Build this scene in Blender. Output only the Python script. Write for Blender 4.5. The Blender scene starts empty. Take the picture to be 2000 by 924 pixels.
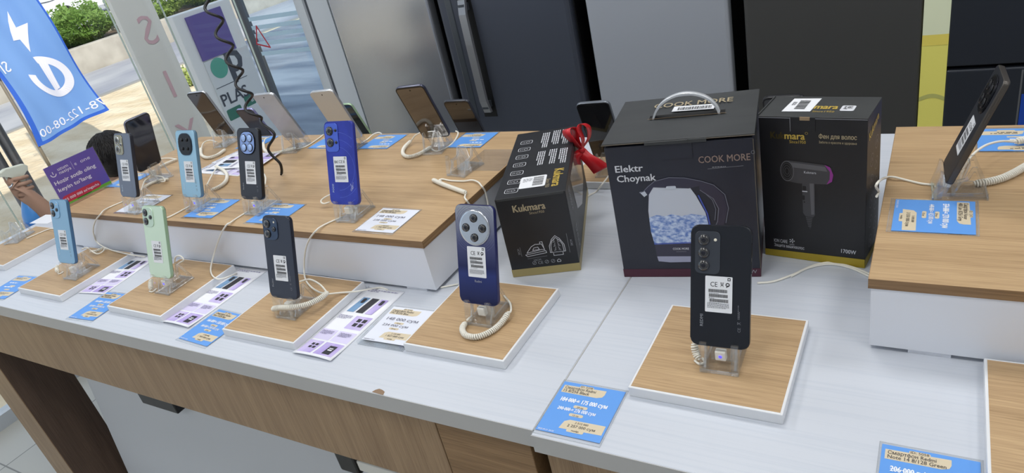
import bpy, bmesh, math, random
from mathutils import Vector, Matrix, Euler
from mathutils.geometry import tessellate_polygon
random.seed(7)
S = bpy.context.scene
COL = S.collection
PI = math.pi
R_ = math.radians

# ------------------------------------------------------------------ camera
F = 1367.06                                   # focal length in pixels of the 2000 px wide frame
CAM = Vector((0, 0, 1.59))
def _rot(yaw, pitch, roll):
    cy, sy, cp, sp = math.cos(yaw), math.sin(yaw), math.cos(pitch), math.sin(pitch)
    d = Vector((sy*cp, cy*cp, -sp)); r0 = Vector((cy, -sy, 0)); u0 = r0.cross(d)
    c, s = math.cos(roll), math.sin(roll)
    return c*r0 + s*u0, -s*r0 + c*u0, d
CR, CU, CD = _rot(R_(-35.14693), R_(27.29422), R_(-13.76337))
cam = bpy.data.objects.new('camera', bpy.data.cameras.new('camera')); COL.objects.link(cam)
cam.matrix_world = Matrix(((CR.x, CU.x, -CD.x, CAM.x), (CR.y, CU.y, -CD.y, CAM.y), (CR.z, CU.z, -CD.z, CAM.z), (0, 0, 0, 1)))
cam.data.sensor_width = 36; cam.data.sensor_fit = 'HORIZONTAL'; cam.data.lens = F/2000*36
cam.data.clip_start = 0.05; cam.data.clip_end = 300
S.camera = cam

# ------------------------------------------------------------------ light
S.view_settings.view_transform = 'Standard'; S.view_settings.look = 'None'
S.view_settings.gamma = 1; S.view_settings.exposure = 0.0; S.view_settings.use_curve_mapping = False
SUN_E, SKY_E, LAMP_W = 4.4, 0.95, 8.4
S.cycles.transparent_max_bounces = 32; S.cycles.max_bounces = 14
w = bpy.data.worlds.new('world'); S.world = w; w.use_nodes = True
bg = w.node_tree.nodes['Background']; bg.inputs[0].default_value = (0.72, 0.84, 1, 1); bg.inputs[1].default_value = SKY_E
sl = bpy.data.lights.new('sun', 'SUN'); sl.energy = SUN_E; sl.angle = R_(0.6); sl.color = (1, 0.93, 0.80)
so = bpy.data.objects.new('sun', sl); COL.objects.link(so)
so.rotation_euler = Vector((0.75, -0.32, 0.62)).to_track_quat('Z', 'Y').to_euler()
so.location = (3, -3, 8)
CEIL = 3.1
for lx in (-2.2, -0.6, 1.0, 2.4):
    for ly in (-1.6, 0.1, 1.7):
        al = bpy.data.lights.new('ceiling_lamp', 'AREA'); al.shape = 'SQUARE'; al.size = 0.58; al.energy = LAMP_W*{-1.6: .35, 0.1: 1.0, 1.7: 1.25}[ly]*{-2.2: 1.25, -0.6: 1.05, 1.0: .8, 2.4: .6}[lx]
        al.color = (1, 0.985, 0.965)
        ao = bpy.data.objects.new('ceiling_lamp', al); COL.objects.link(ao); ao.location = (lx, ly, CEIL-0.035)

# pixel of the photograph -> point on a known plane of the place
def ray(px, py): return (px-1000)/F*CR - (py-462)/F*CU + CD
def Z(px, py, z):
    v = ray(px, py); return CAM + v*((z-CAM.z)/v.z)
def X(px, py, x):
    v = ray(px, py); return CAM + v*((x-CAM.x)/v.x)
def Y(px, py, y):
    v = ray(px, py); return CAM + v*((y-CAM.y)/v.y)

# ------------------------------------------------------------------ materials
def lin(c): return tuple((v/12.92 if v <= .04045 else ((v+.055)/1.055)**2.4) for v in [q/255 for q in c])
_m = {}
def mat(name, rgb, rough=.5, metal=0, spec=.5, emit=None, es=1, coat=0, bump=None, var=None, trans=0, sheen=0):
    if name in _m: return _m[name]
    m = bpy.data.materials.new(name); m.use_nodes = True; nt = m.node_tree; b = nt.nodes['Principled BSDF']
    c = (*lin(rgb), 1); b.inputs['Base Color'].default_value = c
    b.inputs['Roughness'].default_value = rough; b.inputs['Metallic'].default_value = metal
    b.inputs['Specular IOR Level'].default_value = spec; b.inputs['Coat Weight'].default_value = coat
    b.inputs['Coat Roughness'].default_value = .05
    b.inputs['Transmission Weight'].default_value = trans
    if emit: b.inputs['Emission Color'].default_value = (*lin(emit), 1); b.inputs['Emission Strength'].default_value = es
    if var or bump:
        tc = nt.nodes.new('ShaderNodeTexCoord'); mp = nt.nodes.new('ShaderNodeMapping'); nz = nt.nodes.new('ShaderNodeTexNoise')
        sc = (var or bump)[0]; mp.inputs['Scale'].default_value = sc if isinstance(sc, tuple) else (sc, sc, sc)
        nt.links.new(tc.outputs['Object'], mp.inputs[0]); nt.links.new(mp.outputs[0], nz.inputs['Vector'])
        nz.inputs['Scale'].default_value = 1; nz.inputs['Detail'].default_value = 5
        if var:
            mx = nt.nodes.new('ShaderNodeMix'); mx.data_type = 'RGBA'
            mx.inputs['A'].default_value = c; mx.inputs['B'].default_value = (*lin(var[1]), 1)
            rp = nt.nodes.new('ShaderNodeValToRGB'); rp.color_ramp.elements[0].position = .38; rp.color_ramp.elements[1].position = .64
            nt.links.new(nz.outputs['Fac'], rp.inputs[0]); nt.links.new(rp.outputs[0], mx.inputs['Factor']); nt.links.new(mx.outputs['Result'], b.inputs['Base Color'])
        if bump:
            bp = nt.nodes.new('ShaderNodeBump'); bp.inputs['Strength'].default_value = bump[1]; bp.inputs['Distance'].default_value = bump[2]
            nt.links.new(nz.outputs['Fac'], bp.inputs['Height']); nt.links.new(bp.outputs[0], b.inputs['Normal'])
    _m[name] = m; return m

def wood(name, light, dark, axis='x', rough=.45):
    if name in _m: return _m[name]
    m = bpy.data.materials.new(name); m.use_nodes = True; nt = m.node_tree; b = nt.nodes['Principled BSDF']; L = nt.links.new
    tc = nt.nodes.new('ShaderNodeTexCoord')
    gi = nt.nodes.new('ShaderNodeObjectInfo')
    ad = nt.nodes.new('ShaderNodeVectorMath'); ad.operation = 'MULTIPLY_ADD'
    cb = nt.nodes.new('ShaderNodeCombineXYZ')
    L(gi.outputs['Random'], cb.inputs[0]); L(gi.outputs['Random'], cb.inputs[1]); L(gi.outputs['Random'], cb.inputs[2])
    ad.inputs[1].default_value = (7, 7, 7); L(cb.outputs[0], ad.inputs[0]); L(tc.outputs['Object'], ad.inputs[2])
    def ns(a, o, det, dist=0):
        mp = nt.nodes.new('ShaderNodeMapping'); s = [o, o, o]; s['xyz'.index(axis)] = a; mp.inputs['Scale'].default_value = s
        n = nt.nodes.new('ShaderNodeTexNoise'); n.inputs['Scale'].default_value = 1; n.inputs['Detail'].default_value = det; n.inputs['Distortion'].default_value = dist
        L(ad.outputs[0], mp.inputs[0]); L(mp.outputs[0], n.inputs['Vector']); return n
    big = ns(2.2, 34, 3, .6); fine = ns(9, 420, 4); pore = ns(16, 900, 2)
    r = nt.nodes.new('ShaderNodeValToRGB'); e = r.color_ramp.elements
    e[0].position = .3; e[0].color = (*lin(dark), 1); e[1].position = .68; e[1].color = (*lin(light), 1)
    a1 = nt.nodes.new('ShaderNodeMath'); a1.operation = 'MULTIPLY_ADD'; a1.inputs[1].default_value = .55
    a2 = nt.nodes.new('ShaderNodeMath'); a2.operation = 'MULTIPLY'; a2.inputs[1].default_value = .45
    L(big.outputs['Fac'], a2.inputs[0]); L(fine.outputs['Fac'], a1.inputs[0]); L(a2.outputs[0], a1.inputs[2]); L(a1.outputs[0], r.inputs[0])
    pr = nt.nodes.new('ShaderNodeValToRGB'); pr.color_ramp.elements[0].position = .30; pr.color_ramp.elements[1].position = .42
    pr.color_ramp.elements[0].color = (.62, .58, .54, 1); pr.color_ramp.elements[1].color = (1, 1, 1, 1)
    L(pore.outputs['Fac'], pr.inputs[0])
    mx = nt.nodes.new('ShaderNodeMix'); mx.data_type = 'RGBA'; mx.blend_type = 'MULTIPLY'; mx.inputs['Factor'].default_value = .7
    L(r.outputs[0], mx.inputs['A']); L(pr.outputs[0], mx.inputs['B']); L(mx.outputs['Result'], b.inputs['Base Color'])
    b.inputs['Roughness'].default_value = rough; b.inputs['Specular IOR Level'].default_value = .35
    _m[name] = m; return m

def laminate(name, c1, c2, axis='x', rough=.38):
    if name in _m: return _m[name]
    m = bpy.data.materials.new(name); m.use_nodes = True; nt = m.node_tree; b = nt.nodes['Principled BSDF']; L = nt.links.new
    tc = nt.nodes.new('ShaderNodeTexCoord'); mp = nt.nodes.new('ShaderNodeMapping')
    s = [190, 190, 190]; s['xyz'.index(axis)] = 3.5; mp.inputs['Scale'].default_value = s
    n = nt.nodes.new('ShaderNodeTexNoise'); n.inputs['Scale'].default_value = 1; n.inputs['Detail'].default_value = 4
    L(tc.outputs['Object'], mp.inputs[0]); L(mp.outputs[0], n.inputs['Vector'])
    r = nt.nodes.new('ShaderNodeValToRGB'); e = r.color_ramp.elements
    e[0].position = .33; e[0].color = (*lin(c2), 1); e[1].position = .52; e[1].color = (*lin(c1), 1)
    L(n.outputs['Fac'], r.inputs[0]); L(r.outputs[0], b.inputs['Base Color'])
    bp = nt.nodes.new('ShaderNodeBump'); bp.inputs['Strength'].default_value = .12; bp.inputs['Distance'].default_value = .001
    L(n.outputs['Fac'], bp.inputs['Height']); L(bp.outputs[0], b.inputs['Normal'])
    b.inputs['Roughness'].default_value = rough
    _m[name] = m; return m

def clear(name, tint=(.97, .985, .99), gloss=.10, glass=.35, rough=.02, ior=1.45, diff=0.0):
    """clear sheet: mostly see-through, with mirror-like reflection growing at grazing angles"""
    if name in _m: return _m[name]
    m = bpy.data.materials.new(name); m.use_nodes = True; nt = m.node_tree; L = nt.links.new
    out = nt.nodes['Material Output']; nt.nodes.remove(nt.nodes['Principled BSDF'])
    tr = nt.nodes.new('ShaderNodeBsdfTransparent'); tr.inputs[0].default_value = (*tint, 1)
    gl = nt.nodes.new('ShaderNodeBsdfGlossy'); gl.inputs['Roughness'].default_value = rough
    fw = nt.nodes.new('ShaderNodeLayerWeight'); fw.inputs['Blend'].default_value = .5
    fr = nt.nodes.new('ShaderNodeMath'); fr.operation = 'POWER'; fr.inputs[1].default_value = 5; L(fw.outputs['Facing'], fr.inputs[0])
    cur = tr
    if glass:
        g = nt.nodes.new('ShaderNodeBsdfGlass'); g.inputs['Color'].default_value = (*tint, 1); g.inputs['IOR'].default_value = 1.35; g.inputs['Roughness'].default_value = .03
        m1 = nt.nodes.new('ShaderNodeMixShader'); m1.inputs[0].default_value = glass; L(tr.outputs[0], m1.inputs[1]); L(g.outputs[0], m1.inputs[2]); cur = m1
    if diff:
        d = nt.nodes.new('ShaderNodeBsdfDiffuse'); d.inputs[0].default_value = (.9, .92, .93, 1)
        m3 = nt.nodes.new('ShaderNodeMixShader'); m3.inputs[0].default_value = diff; L(cur.outputs[0], m3.inputs[1]); L(d.outputs[0], m3.inputs[2]); cur = m3
    ad = nt.nodes.new('ShaderNodeMath'); ad.operation = 'ADD'; ad.inputs[1].default_value = gloss; L(fr.outputs[0], ad.inputs[0])
    m2 = nt.nodes.new('ShaderNodeMixShader'); L(ad.outputs[0], m2.inputs[0]); L(cur.outputs[0], m2.inputs[1]); L(gl.outputs[0], m2.inputs[2])
    L(m2.outputs[0], out.inputs[0]); _m[name] = m; return m

OAK = wood('oak_along_x', (199, 169, 130), (164, 135, 100), 'x')
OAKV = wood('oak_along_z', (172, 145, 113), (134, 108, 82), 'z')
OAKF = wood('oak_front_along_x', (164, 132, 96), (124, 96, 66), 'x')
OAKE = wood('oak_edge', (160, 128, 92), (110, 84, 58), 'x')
SHOAK = wood('shaded_oak', (104, 84, 70), (74, 58, 48), 'z')  # same oak as the fronts, with the under-table shade put into its colour
LAM = laminate('white_laminate', (202, 207, 216), (196, 202, 212), 'x')
LAME = mat('laminate_edge', (186, 186, 185), .45)
PANEL = mat('white_panel', (226, 229, 236), .35)
CAB = mat('cabinet_grey_white', (206, 209, 214), .5)
WHITE = mat('white_plastic', (236, 234, 226), .4)
CORD = mat('cream_cable', (238, 235, 224), .42)
PAPER = mat('paper_white', (238, 240, 246), .5)
STICK = mat('sticker_white', (236, 238, 242), .4)
INK = mat('ink_black', (30, 31, 36), .5)
INKG = mat('ink_grey', (120, 122, 130), .5)
BLACK = mat('black_plastic', (16, 17, 20), .35)
ACR = clear('clear_acrylic', (.965, .97, .97), .10, 0, diff=.025)
ACRE = clear('acrylic_edge', (.94, .95, .96), .26, 0, diff=.17)
SHEET = clear('clear_sheet', (.98, .985, .99), .04, 0, rough=.06, diff=.03)
LENSG = mat('lens_glass', (8, 9, 14), .06, spec=.9, coat=1)
CHROME = mat('bright_metal', (205, 210, 218), .22, 1)
LED = mat('blue_led', (60, 70, 255), .4, emit=(60, 50, 255), es=3)

# ------------------------------------------------------------------ mesh builder
def rrect(w_, h_, r, n=5, cx=0, cy=0):
    p = []
    for (sx, sy, a0) in ((1, 1, 0), (-1, 1, 90), (-1, -1, 180), (1, -1, 270)):
        for i in range(n+1):
            a = R_(a0 + 90*i/n); p.append((cx + sx*(w_/2-r) + r*math.cos(a), cy + sy*(h_/2-r) + r*math.sin(a)))
    return p
def circ(r, n=24, cx=0, cy=0, ry=None):
    return [(cx + r*math.cos(2*PI*i/n), cy + (ry or r)*math.sin(2*PI*i/n)) for i in range(n)]
class Fr:
    """a flat frame: origin, right, up; normal = right x up"""
    def __init__(s, o, r, u):
        s.o = Vector(o); s.r = Vector(r).normalized(); s.u = Vector(u).normalized(); s.n = s.r.cross(s.u).normalized(); s.u = s.n.cross(s.r)
    def p(s, x, y, d=0): return s.o + s.r*x + s.u*y + s.n*d
    def m(s, x=0, y=0, d=0):
        o = s.p(x, y, d)
        return Matrix(((s.r.x, s.u.x, s.n.x, o.x), (s.r.y, s.u.y, s.n.y, o.y), (s.r.z, s.u.z, s.n.z, o.z), (0, 0, 0, 1)))
_tx = {}
def _in(q, L):
    r = False
    for i in range(len(L)):
        a, b = L[i], L[i-1]
        if (a.y > q.y) != (b.y > q.y) and q.x < (b.x-a.x)*(q.y-a.y)/(b.y-a.y)+a.x: r = not r
    return r
def text_mesh(s, bold=0, shear=0):
    """outlines of a line of text, filled glyph by glyph (overlapping strokes of a glyph get a hair of depth)"""
    k = (s, shear)
    if k not in _tx:
        c = bpy.data.curves.new('t', 'FONT'); c.body = s; c.size = 1; c.resolution_u = 2; c.shear = shear; c.fill_mode = 'NONE'
        o = bpy.data.objects.new('t', c); COL.objects.link(o)
        bpy.context.view_layer.update()
        w0 = bpy.data.meshes.new_from_object(o.evaluated_get(bpy.context.evaluated_depsgraph_get()))
        bpy.data.objects.remove(o); bpy.data.curves.remove(c)
        nb = {}
        for e in w0.edges:
            a, b = e.vertices; nb.setdefault(a, []).append(b); nb.setdefault(b, []).append(a)
        seen = set(); LL = []
        for v in nb:
            if v in seen: continue
            L = [v]; seen.add(v); cur = v
            while True:
                n = [x for x in nb[cur] if x not in seen]
                if not n: break
                cur = n[0]; L.append(cur); seen.add(cur)
            P = []
            for i in L:
                q = w0.vertices[i].co.copy()
                if not P or (q-P[-1]).length > 1e-4: P.append(q)
            if len(P) > 1 and (P[0]-P[-1]).length < 1e-4: P.pop()
            if len(P) > 2: LL.append(P)
        ar = [sum(L[i].x*L[(i+1) % len(L)].y-L[(i+1) % len(L)].x*L[i].y for i in range(len(L))) for L in LL]
        own = {}
        for i, L in enumerate(LL):
            best = None
            for j, M in enumerate(LL):
                if i != j and ar[i]*ar[j] < 0 and abs(ar[j]) > abs(ar[i]) and all(_in(q, M) for q in L[::2]) and (best is None or abs(ar[j]) < abs(ar[best])): best = j
            own[i] = best
        vs, fs = [], []; n = 0
        for i, L in enumerate(LL):
            if own[i] is not None: continue
            G = [L] + [LL[j] for j in own if own[j] == i]; pts = [q for g in G for q in g]; z = (n % 3)*6e-6; n += 1; b0 = len(vs)
            vs += [(q.x, q.y, z) for q in pts]
            for t in tessellate_polygon(G):
                q, r, u = [pts[x] for x in t]; cr = (r-q).cross(u-q).z
                if abs(cr) < 1e-9: continue
                fs.append(tuple(b0+x for x in (t if cr > 0 else t[::-1])))
        me = bpy.data.meshes.new('t'); me.from_pydata(vs, [], fs); bpy.data.meshes.remove(w0)
        xs = [v[0] for v in vs] or [0]
        _tx[k] = (me, min(xs), max(xs))
    return _tx[k]
class MB:
    def __init__(s): s.bm = bmesh.new(); s.mats = []
    def mi(s, m):
        if m not in s.mats: s.mats.append(m)
        return s.mats.index(m)
    def face(s, pts, m, smooth=False):
        f = s.bm.faces.new([s.bm.verts.new(p) for p in pts]); f.material_index = s.mi(m); f.smooth = smooth; return f
    def box(s, lo, hi, m, bev=0, M=None, seg=2):
        lo, hi = [min(a, b) for a, b in zip(lo, hi)], [max(a, b) for a, b in zip(lo, hi)]
        v = [s.bm.verts.new((x, y, z)) for z in (lo[2], hi[2]) for y in (lo[1], hi[1]) for x in (lo[0], hi[0])]
        k = s.mi(m); fs = []
        for q in ((0, 2, 3, 1), (4, 5, 7, 6), (0, 1, 5, 4), (2, 6, 7, 3), (0, 4, 6, 2), (1, 3, 7, 5)):
            f = s.bm.faces.new([v[i] for i in q]); f.material_index = k; fs.append(f)
        if M: bmesh.ops.transform(s.bm, matrix=M, verts=v)
        if bev:
            es = list({e for f in fs for e in f.edges}); bmesh.ops.bevel(s.bm, geom=es, offset=bev, segments=seg, affect='EDGES', profile=.5, material=-1)
        return fs
    def prism(s, pts, fr, d0, d1, m, bev=0, mside=None, seg=2, smooth=False):
        """2D outline in frame fr, from depth d0 to d1 along its normal"""
        a = [s.bm.verts.new(fr.p(x, y, d0)) for x, y in pts]; b = [s.bm.verts.new(fr.p(x, y, d1)) for x, y in pts]
        k = s.mi(m); ks = s.mi(mside) if mside else k; n = len(pts)
        top = s.bm.faces.new(b); bot = s.bm.faces.new(a[::-1]); top.material_index = bot.material_index = k
        fs = [top, bot]
        for i in range(n):
            f = s.bm.faces.new((a[i], a[(i+1) % n], b[(i+1) % n], b[i])); f.material_index = ks; f.smooth = smooth; fs.append(f)
        if bev:
            es = list(set(top.edges) | set(bot.edges)); r = bmesh.ops.bevel(s.bm, geom=es, offset=bev, segments=seg, affect='EDGES', profile=.5, material=-1)
            for f in r['faces']: f.smooth = smooth
        return fs
    def flat(s, pts, fr, d, m):
        k = s.mi(m); f = s.bm.faces.new([s.bm.verts.new(fr.p(x, y, d)) for x, y in pts]); f.material_index = k
        if f.calc_area() and (f.normal_update() or f.normal.dot(fr.n) < 0): f.normal_flip()
        return f
    def rect(s, x0, y0, x1, y1, fr, d, m): return s.flat([(x0, y0), (x1, y0), (x1, y1), (x0, y1)], fr, d, m)
    def ring(s, pts, pts2, fr, d, m):
        a = [s.bm.verts.new(fr.p(x, y, d)) for x, y in pts]; b = [s.bm.verts.new(fr.p(x, y, d)) for x, y in pts2]; n = len(a); k = s.mi(m)
        for i in range(n):
            f = s.bm.faces.new((a[i], a[(i+1) % n], b[(i+1) % n], b[i])); f.material_index = k
            f.normal_update()
            if f.normal.dot(fr.n) < 0: f.normal_flip()
    def line(s, pts, wd, fr, d, m, closed=False):
        """stroke of width wd along a 2D polyline"""
        n = len(pts)
        for i in range(n if closed else n-1):
            (x0, y0), (x1, y1) = pts[i], pts[(i+1) % n]; dx, dy = x1-x0, y1-y0; l = math.hypot(dx, dy)
            if l < 1e-7: continue
            ex, ey = dx/l*wd*.35, dy/l*wd*.35; nx, ny = -dy/l*wd/2, dx/l*wd/2
            s.flat([(x0-ex+nx, y0-ey+ny), (x0-ex-nx, y0-ey-ny), (x1+ex-nx, y1+ey-ny), (x1+ex+nx, y1+ey+ny)], fr, d+(i % 3)*1.5e-5, m)
    def text(s, t, size, fr, x, y, d, m, align='l', bold=0, shear=0, width=None, flip=False, vsq=1):
        me, x0, x1 = text_mesh(t, 0, shear); sx = size
        if width: sx = width/(x1-x0)
        off = {'l': -x0, 'c': -(x0+x1)/2, 'r': -x1}[align]; k = s.mi(m); bo = max(0, bold)*size*.9
        for j, (ex, ey) in enumerate(((0, 0),) if not bo else ((-bo, -bo*.5), (bo, bo*.5), (-bo*.3, bo*.6), (bo*.3, -bo*.6))):
            T = fr.m(x+ex, y+ey, d+j*2.5e-5) @ Matrix.Diagonal((-sx if flip else sx, size*vsq, 1, 1)) @ Matrix.Translation((off, 0, 0))
            nv, nf = len(s.bm.verts), len(s.bm.faces); s.bm.from_mesh(me); s.bm.verts.ensure_lookup_table(); s.bm.faces.ensure_lookup_table()
            bmesh.ops.transform(s.bm, matrix=T, verts=s.bm.verts[nv:])
            for f in s.bm.faces[nf:]: f.material_index = k
    def tube(s, path, r, m, n=8, closed=False, cap=True):
        path = [Vector(p) for p in path]; N = len(path); k = s.mi(m); rings = []
        up = Vector((0, 0, 1)); prev = None
        for i, p in enumerate(path):
            if closed: t = path[(i+1) % N]-path[i-1]
            else: t = path[min(i+1, N-1)]-path[max(i-1, 0)]
            if t.length < 1e-9: t = Vector((0, 0, 1))
            t.normalize()
            if prev is None: a = t.orthogonal().normalized()
            else:
                a = prev - t*prev.dot(t); a = a.normalized() if a.length > 1e-6 else t.orthogonal().normalized()
            prev = a; b = t.cross(a); rr = r[i] if isinstance(r, (list, tuple)) else r
            rings.append([s.bm.verts.new(p + (a*math.cos(2*PI*j/n) + b*math.sin(2*PI*j/n))*rr) for j in range(n)])
        for i in range(N if closed else N-1):
            A, B = rings[i], rings[(i+1) % N]
            for j in range(n):
                f = s.bm.faces.new((A[j], A[(j+1) % n], B[(j+1) % n], B[j])); f.material_index = k; f.smooth = True
        if cap and not closed:
            for q in (rings[0][::-1], rings[-1]):
                f = s.bm.faces.new(q); f.material_index = k
    def lathe(s, prof, fr, m, n=24, x=0, y=0, smooth=True):
        """profile of (radius, depth along normal)"""
        k = s.mi(m); rings = []
        for r, d in prof:
            rings.append([s.bm.verts.new(fr.p(x + max(r, 1e-5)*math.cos(2*PI*j/n), y + max(r, 1e-5)*math.sin(2*PI*j/n), d)) for j in range(n)])
        for A, B in zip(rings, rings[1:]):
            for j in range(n):
                f = s.bm.faces.new((A[j], A[(j+1) % n], B[(j+1) % n], B[j])); f.material_index = k; f.smooth = smooth
        f = s.bm.faces.new(rings[0][::-1]); f.material_index = k
        f = s.bm.faces.new(rings[-1]); f.material_index = k
    def build(s, name, parent=None, recalc=False):
        me = bpy.data.meshes.new(name)
        if recalc: bmesh.ops.recalc_face_normals(s.bm, faces=s.bm.faces)
        s.bm.to_mesh(me); s.bm.free()
        for m in s.mats: me.materials.append(m)
        o = bpy.data.objects.new(name, me); COL.objects.link(o)
        if parent: o.parent = parent
        return o
def tagit(o, label, cat, group=None, kind=None):
    o['label'] = label; o['category'] = cat
    if group: o['group'] = group
    if kind: o['kind'] = kind
    return o
def thing(name, label, cat, loc=(0, 0, 0), rot=(0, 0, 0), group=None):
    o = bpy.data.objects.new(name, None); COL.objects.link(o); o.location = loc; o.rotation_euler = rot; o.empty_display_size = .02
    return tagit(o, label, cat, group)
def structure(o): o['kind'] = 'structure'; return o
def smoothpath(pts, k=6):
    """Catmull-Rom through points"""
    P = [Vector(p) for p in pts]; P = [2*P[0]-P[1]] + P + [2*P[-1]-P[-2]]; out = []
    for i in range(1, len(P)-2):
        a, b, c, d = P[i-1:i+3]
        for j in range(k):
            t = j/k; out.append(.5*((2*b) + (c-a)*t + (2*a-5*b+4*c-d)*t*t + (3*b-a-3*c+d)*t**3))
    out.append(P[-2]); return out
def resample(path, step):
    L = [0]
    for a, b in zip(path, path[1:]): L.append(L[-1] + (b-a).length)
    n = max(2, int(L[-1]/step)); out = []; j = 0
    for i in range(n+1):
        d = L[-1]*i/n
        while j < len(L)-2 and L[j+1] < d: j += 1
        t = (d-L[j])/max(1e-9, L[j+1]-L[j]); out.append(path[j].lerp(path[j+1], t))
    return out, L[-1]
def helix(path, R, pitch, per=9):
    pts, ln = resample(path, pitch/per); out = []; prev = None
    for i, p in enumerate(pts):
        t = (pts[min(i+1, len(pts)-1)]-pts[max(0, i-1)]).normalized()
        a = t.orthogonal().normalized() if prev is None else (prev - t*prev.dot(t)).normalized()
        prev = a; b = t.cross(a); an = 2*PI*i/per; rr = R*min(1, .35 + i/per*.4, .35 + (len(pts)-1-i)/per*.4)
        out.append(p + (a*math.cos(an) + b*math.sin(an))*rr)
    return out
# ------------------------------------------------------------------ the room
T = 0.900                                    # table top height
XW, YB = -3.3, 2.7                           # glass front (left), glass door line (back left)
def slab(name, lo, hi, m, par=None, bev=0):
    b = MB(); b.box(lo, hi, m, bev); return structure(b.build(name, par)) if par is None else b.build(name, par)
tile = bpy.data.materials.new('floor_tiles'); tile.use_nodes = True
nt = tile.node_tree; bt = nt.nodes.new('ShaderNodeTexBrick'); tc = nt.nodes.new('ShaderNodeTexCoord')
bt.offset = 0; bt.inputs['Scale'].default_value = 1; bt.inputs['Brick Width'].default_value = .6; bt.inputs['Row Height'].default_value = .6
bt.inputs['Mortar Size'].default_value = .003; bt.inputs['Color1'].default_value = (*lin((178, 178, 172)), 1); bt.inputs['Color2'].default_value = (*lin((186, 186, 180)), 1); bt.inputs['Mortar'].default_value = (*lin((120, 120, 116)), 1)
nt.links.new(tc.outputs['Object'], bt.inputs['Vector']); nt.links.new(bt.outputs['Color'], nt.nodes['Principled BSDF'].inputs['Base Color']); nt.nodes['Principled BSDF'].inputs['Roughness'].default_value = .3
WALL = mat('wall_paint', (214, 216, 220), .7)
slab('floor', (XW, -3.0, -.12), (3.2, 3.4, 0), tile)
slab('ceiling', (XW-.1, -3.1, CEIL), (3.3, 3.5, CEIL+.3), mat('ceiling_paint', (228, 230, 232), .8))
slab('wall_right', (3.2, -3.1, 0), (3.3, 3.4, CEIL), WALL)
slab('wall_front', (XW-.1, -3.1, -.12), (3.3, -3.0, CEIL), WALL)
slab('wall_back', (-2.6, 3.3, 0), (3.3, 3.4, CEIL), WALL)
ALU = mat('painted_aluminium', (196, 203, 210), .42); ALUD = mat('grey_aluminium', (92, 98, 106), .4, .3)
GLASS = clear('window_glass', (.975, .985, .985), .05, 0); GEDGE = mat('glass_edge_green', (196, 212, 204), .2)
# glass front: frameless panes that meet at thin green edges
ys = [-3.0, -1.7, -.3, 1.2, 1.988, 2.252, 2.68]
for i in range(6):
    b = MB(); b.box((XW-.005, ys[i]+.004, .06), (XW+.005, ys[i+1]-.004, CEIL-.12), GLASS); o = structure(b.build('window_%d' % (i+1)))
    b = MB(); b.box((XW-.005, ys[i+1]-.0038, .06), (XW+.005, ys[i+1]-.0005, CEIL-.12), GEDGE); b.build('pane_edge', o)
slab('trim_1', (XW-.03, -3.0, -.12), (XW+.03, 2.7, .06), ALU)
slab('trim_2', (XW-.03, -3.0, CEIL-.12), (XW+.03, 2.7, CEIL), ALU)
# corner post, glass door in the back left corner and its jambs
slab('trim_3', (XW-.03, 2.688, -.1), (XW+.012, 2.73, CEIL), ALUD)
b = MB(); b.box((XW+.03, YB-.005, .1), (-2.86, YB+.005, CEIL-.12), clear('door_glass', (.84, .91, .96), .05, 0))
door = structure(b.build('door_1'))
b = MB(); WS = mat('frosted_stripe', (176, 206, 226), .5)
for z in (1.165, 1.118, 1.074, 1.03, .975): b.box((XW+.04, YB-.0066, z-.012), (-2.87, YB-.0055, z+.010), WS)
b.build('frosted_stripes', door)
f = Fr((XW+.02, YB-.0072, 1.03), (1, 0, 0), (0, 0, 1)); b = MB(); RED = mat('red_print', (176, 40, 62), .5)
b.line([(.012, .0), (.062, .095), (.108, -.025)], .009, f, 0, RED, closed=True); b.build('warning_triangle', door)
b = MB(); b.box((-2.86, YB-.028, .0), (-2.812, YB+.03, CEIL-.1), ALU, .003); b.build('door_stile', door)
b = MB(); b.box((-2.88, YB-.075, .98), (-2.865, YB-.06, 1.28), CHROME, .004)
for z in (1.0, 1.26): b.box((-2.878, YB-.07, z), (-2.866, YB-.005, z+.014), CHROME)
slab('trim_4', (-2.81, YB-.06, 0), (-2.765, YB+.05, CEIL), ALU); slab('trim_5', (-2.765, YB-.045, 0), (-2.735, YB+.05, CEIL), ALUD)
slab('wall_left', (-2.735, YB-.06, 0), (-2.60, 3.3, CEIL), ALU)
slab('trim_6', (XW, YB-.03, CEIL-.12), (-2.6, YB+.03, CEIL), ALU)
b.bm.free()

# ------------------------------------------------------------------ outside
SAND = mat('sandy_ground', (238, 222, 194), .95, var=((1.1, 3.2, 1), (216, 194, 160)))
nt = SAND.node_tree; n2 = nt.nodes.new('ShaderNodeTexNoise'); n2.inputs['Scale'].default_value = 9; n2.inputs['Detail'].default_value = 9
bp = nt.nodes.new('ShaderNodeBump'); bp.inputs['Strength'].default_value = .9; bp.inputs['Distance'].default_value = .05
tcx = nt.nodes.new('ShaderNodeTexCoord'); nt.links.new(tcx.outputs['Object'], n2.inputs['Vector'])
nt.links.new(n2.outputs['Fac'], bp.inputs['Height']); nt.links.new(bp.outputs[0], nt.nodes['Principled BSDF'].inputs['Normal'])
structure(slab('ground_sand', (-10.75, -14, -.6), (XW-.03, 34, -.11), SAND))
structure(slab('kerb', (-10.9, -14, -.6), (-10.75, 40, -.09), mat('kerb_concrete', (150, 150, 150), .9)))
structure(slab('pavement', (-13.75, -14, -.6), (-10.9, 60, -.105), mat('pavement_slabs', (186, 186, 190), .9, var=((.8, .4, 1), (148, 150, 162)))))
structure(slab('road', (-60, -30, -.6), (-16.2, 80, -.12), mat('road_asphalt', (176, 176, 180), .95)))
b = MB(); f = Fr((0, 0, -.105), (1, 0, 0), (0, 1, 0))
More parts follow.
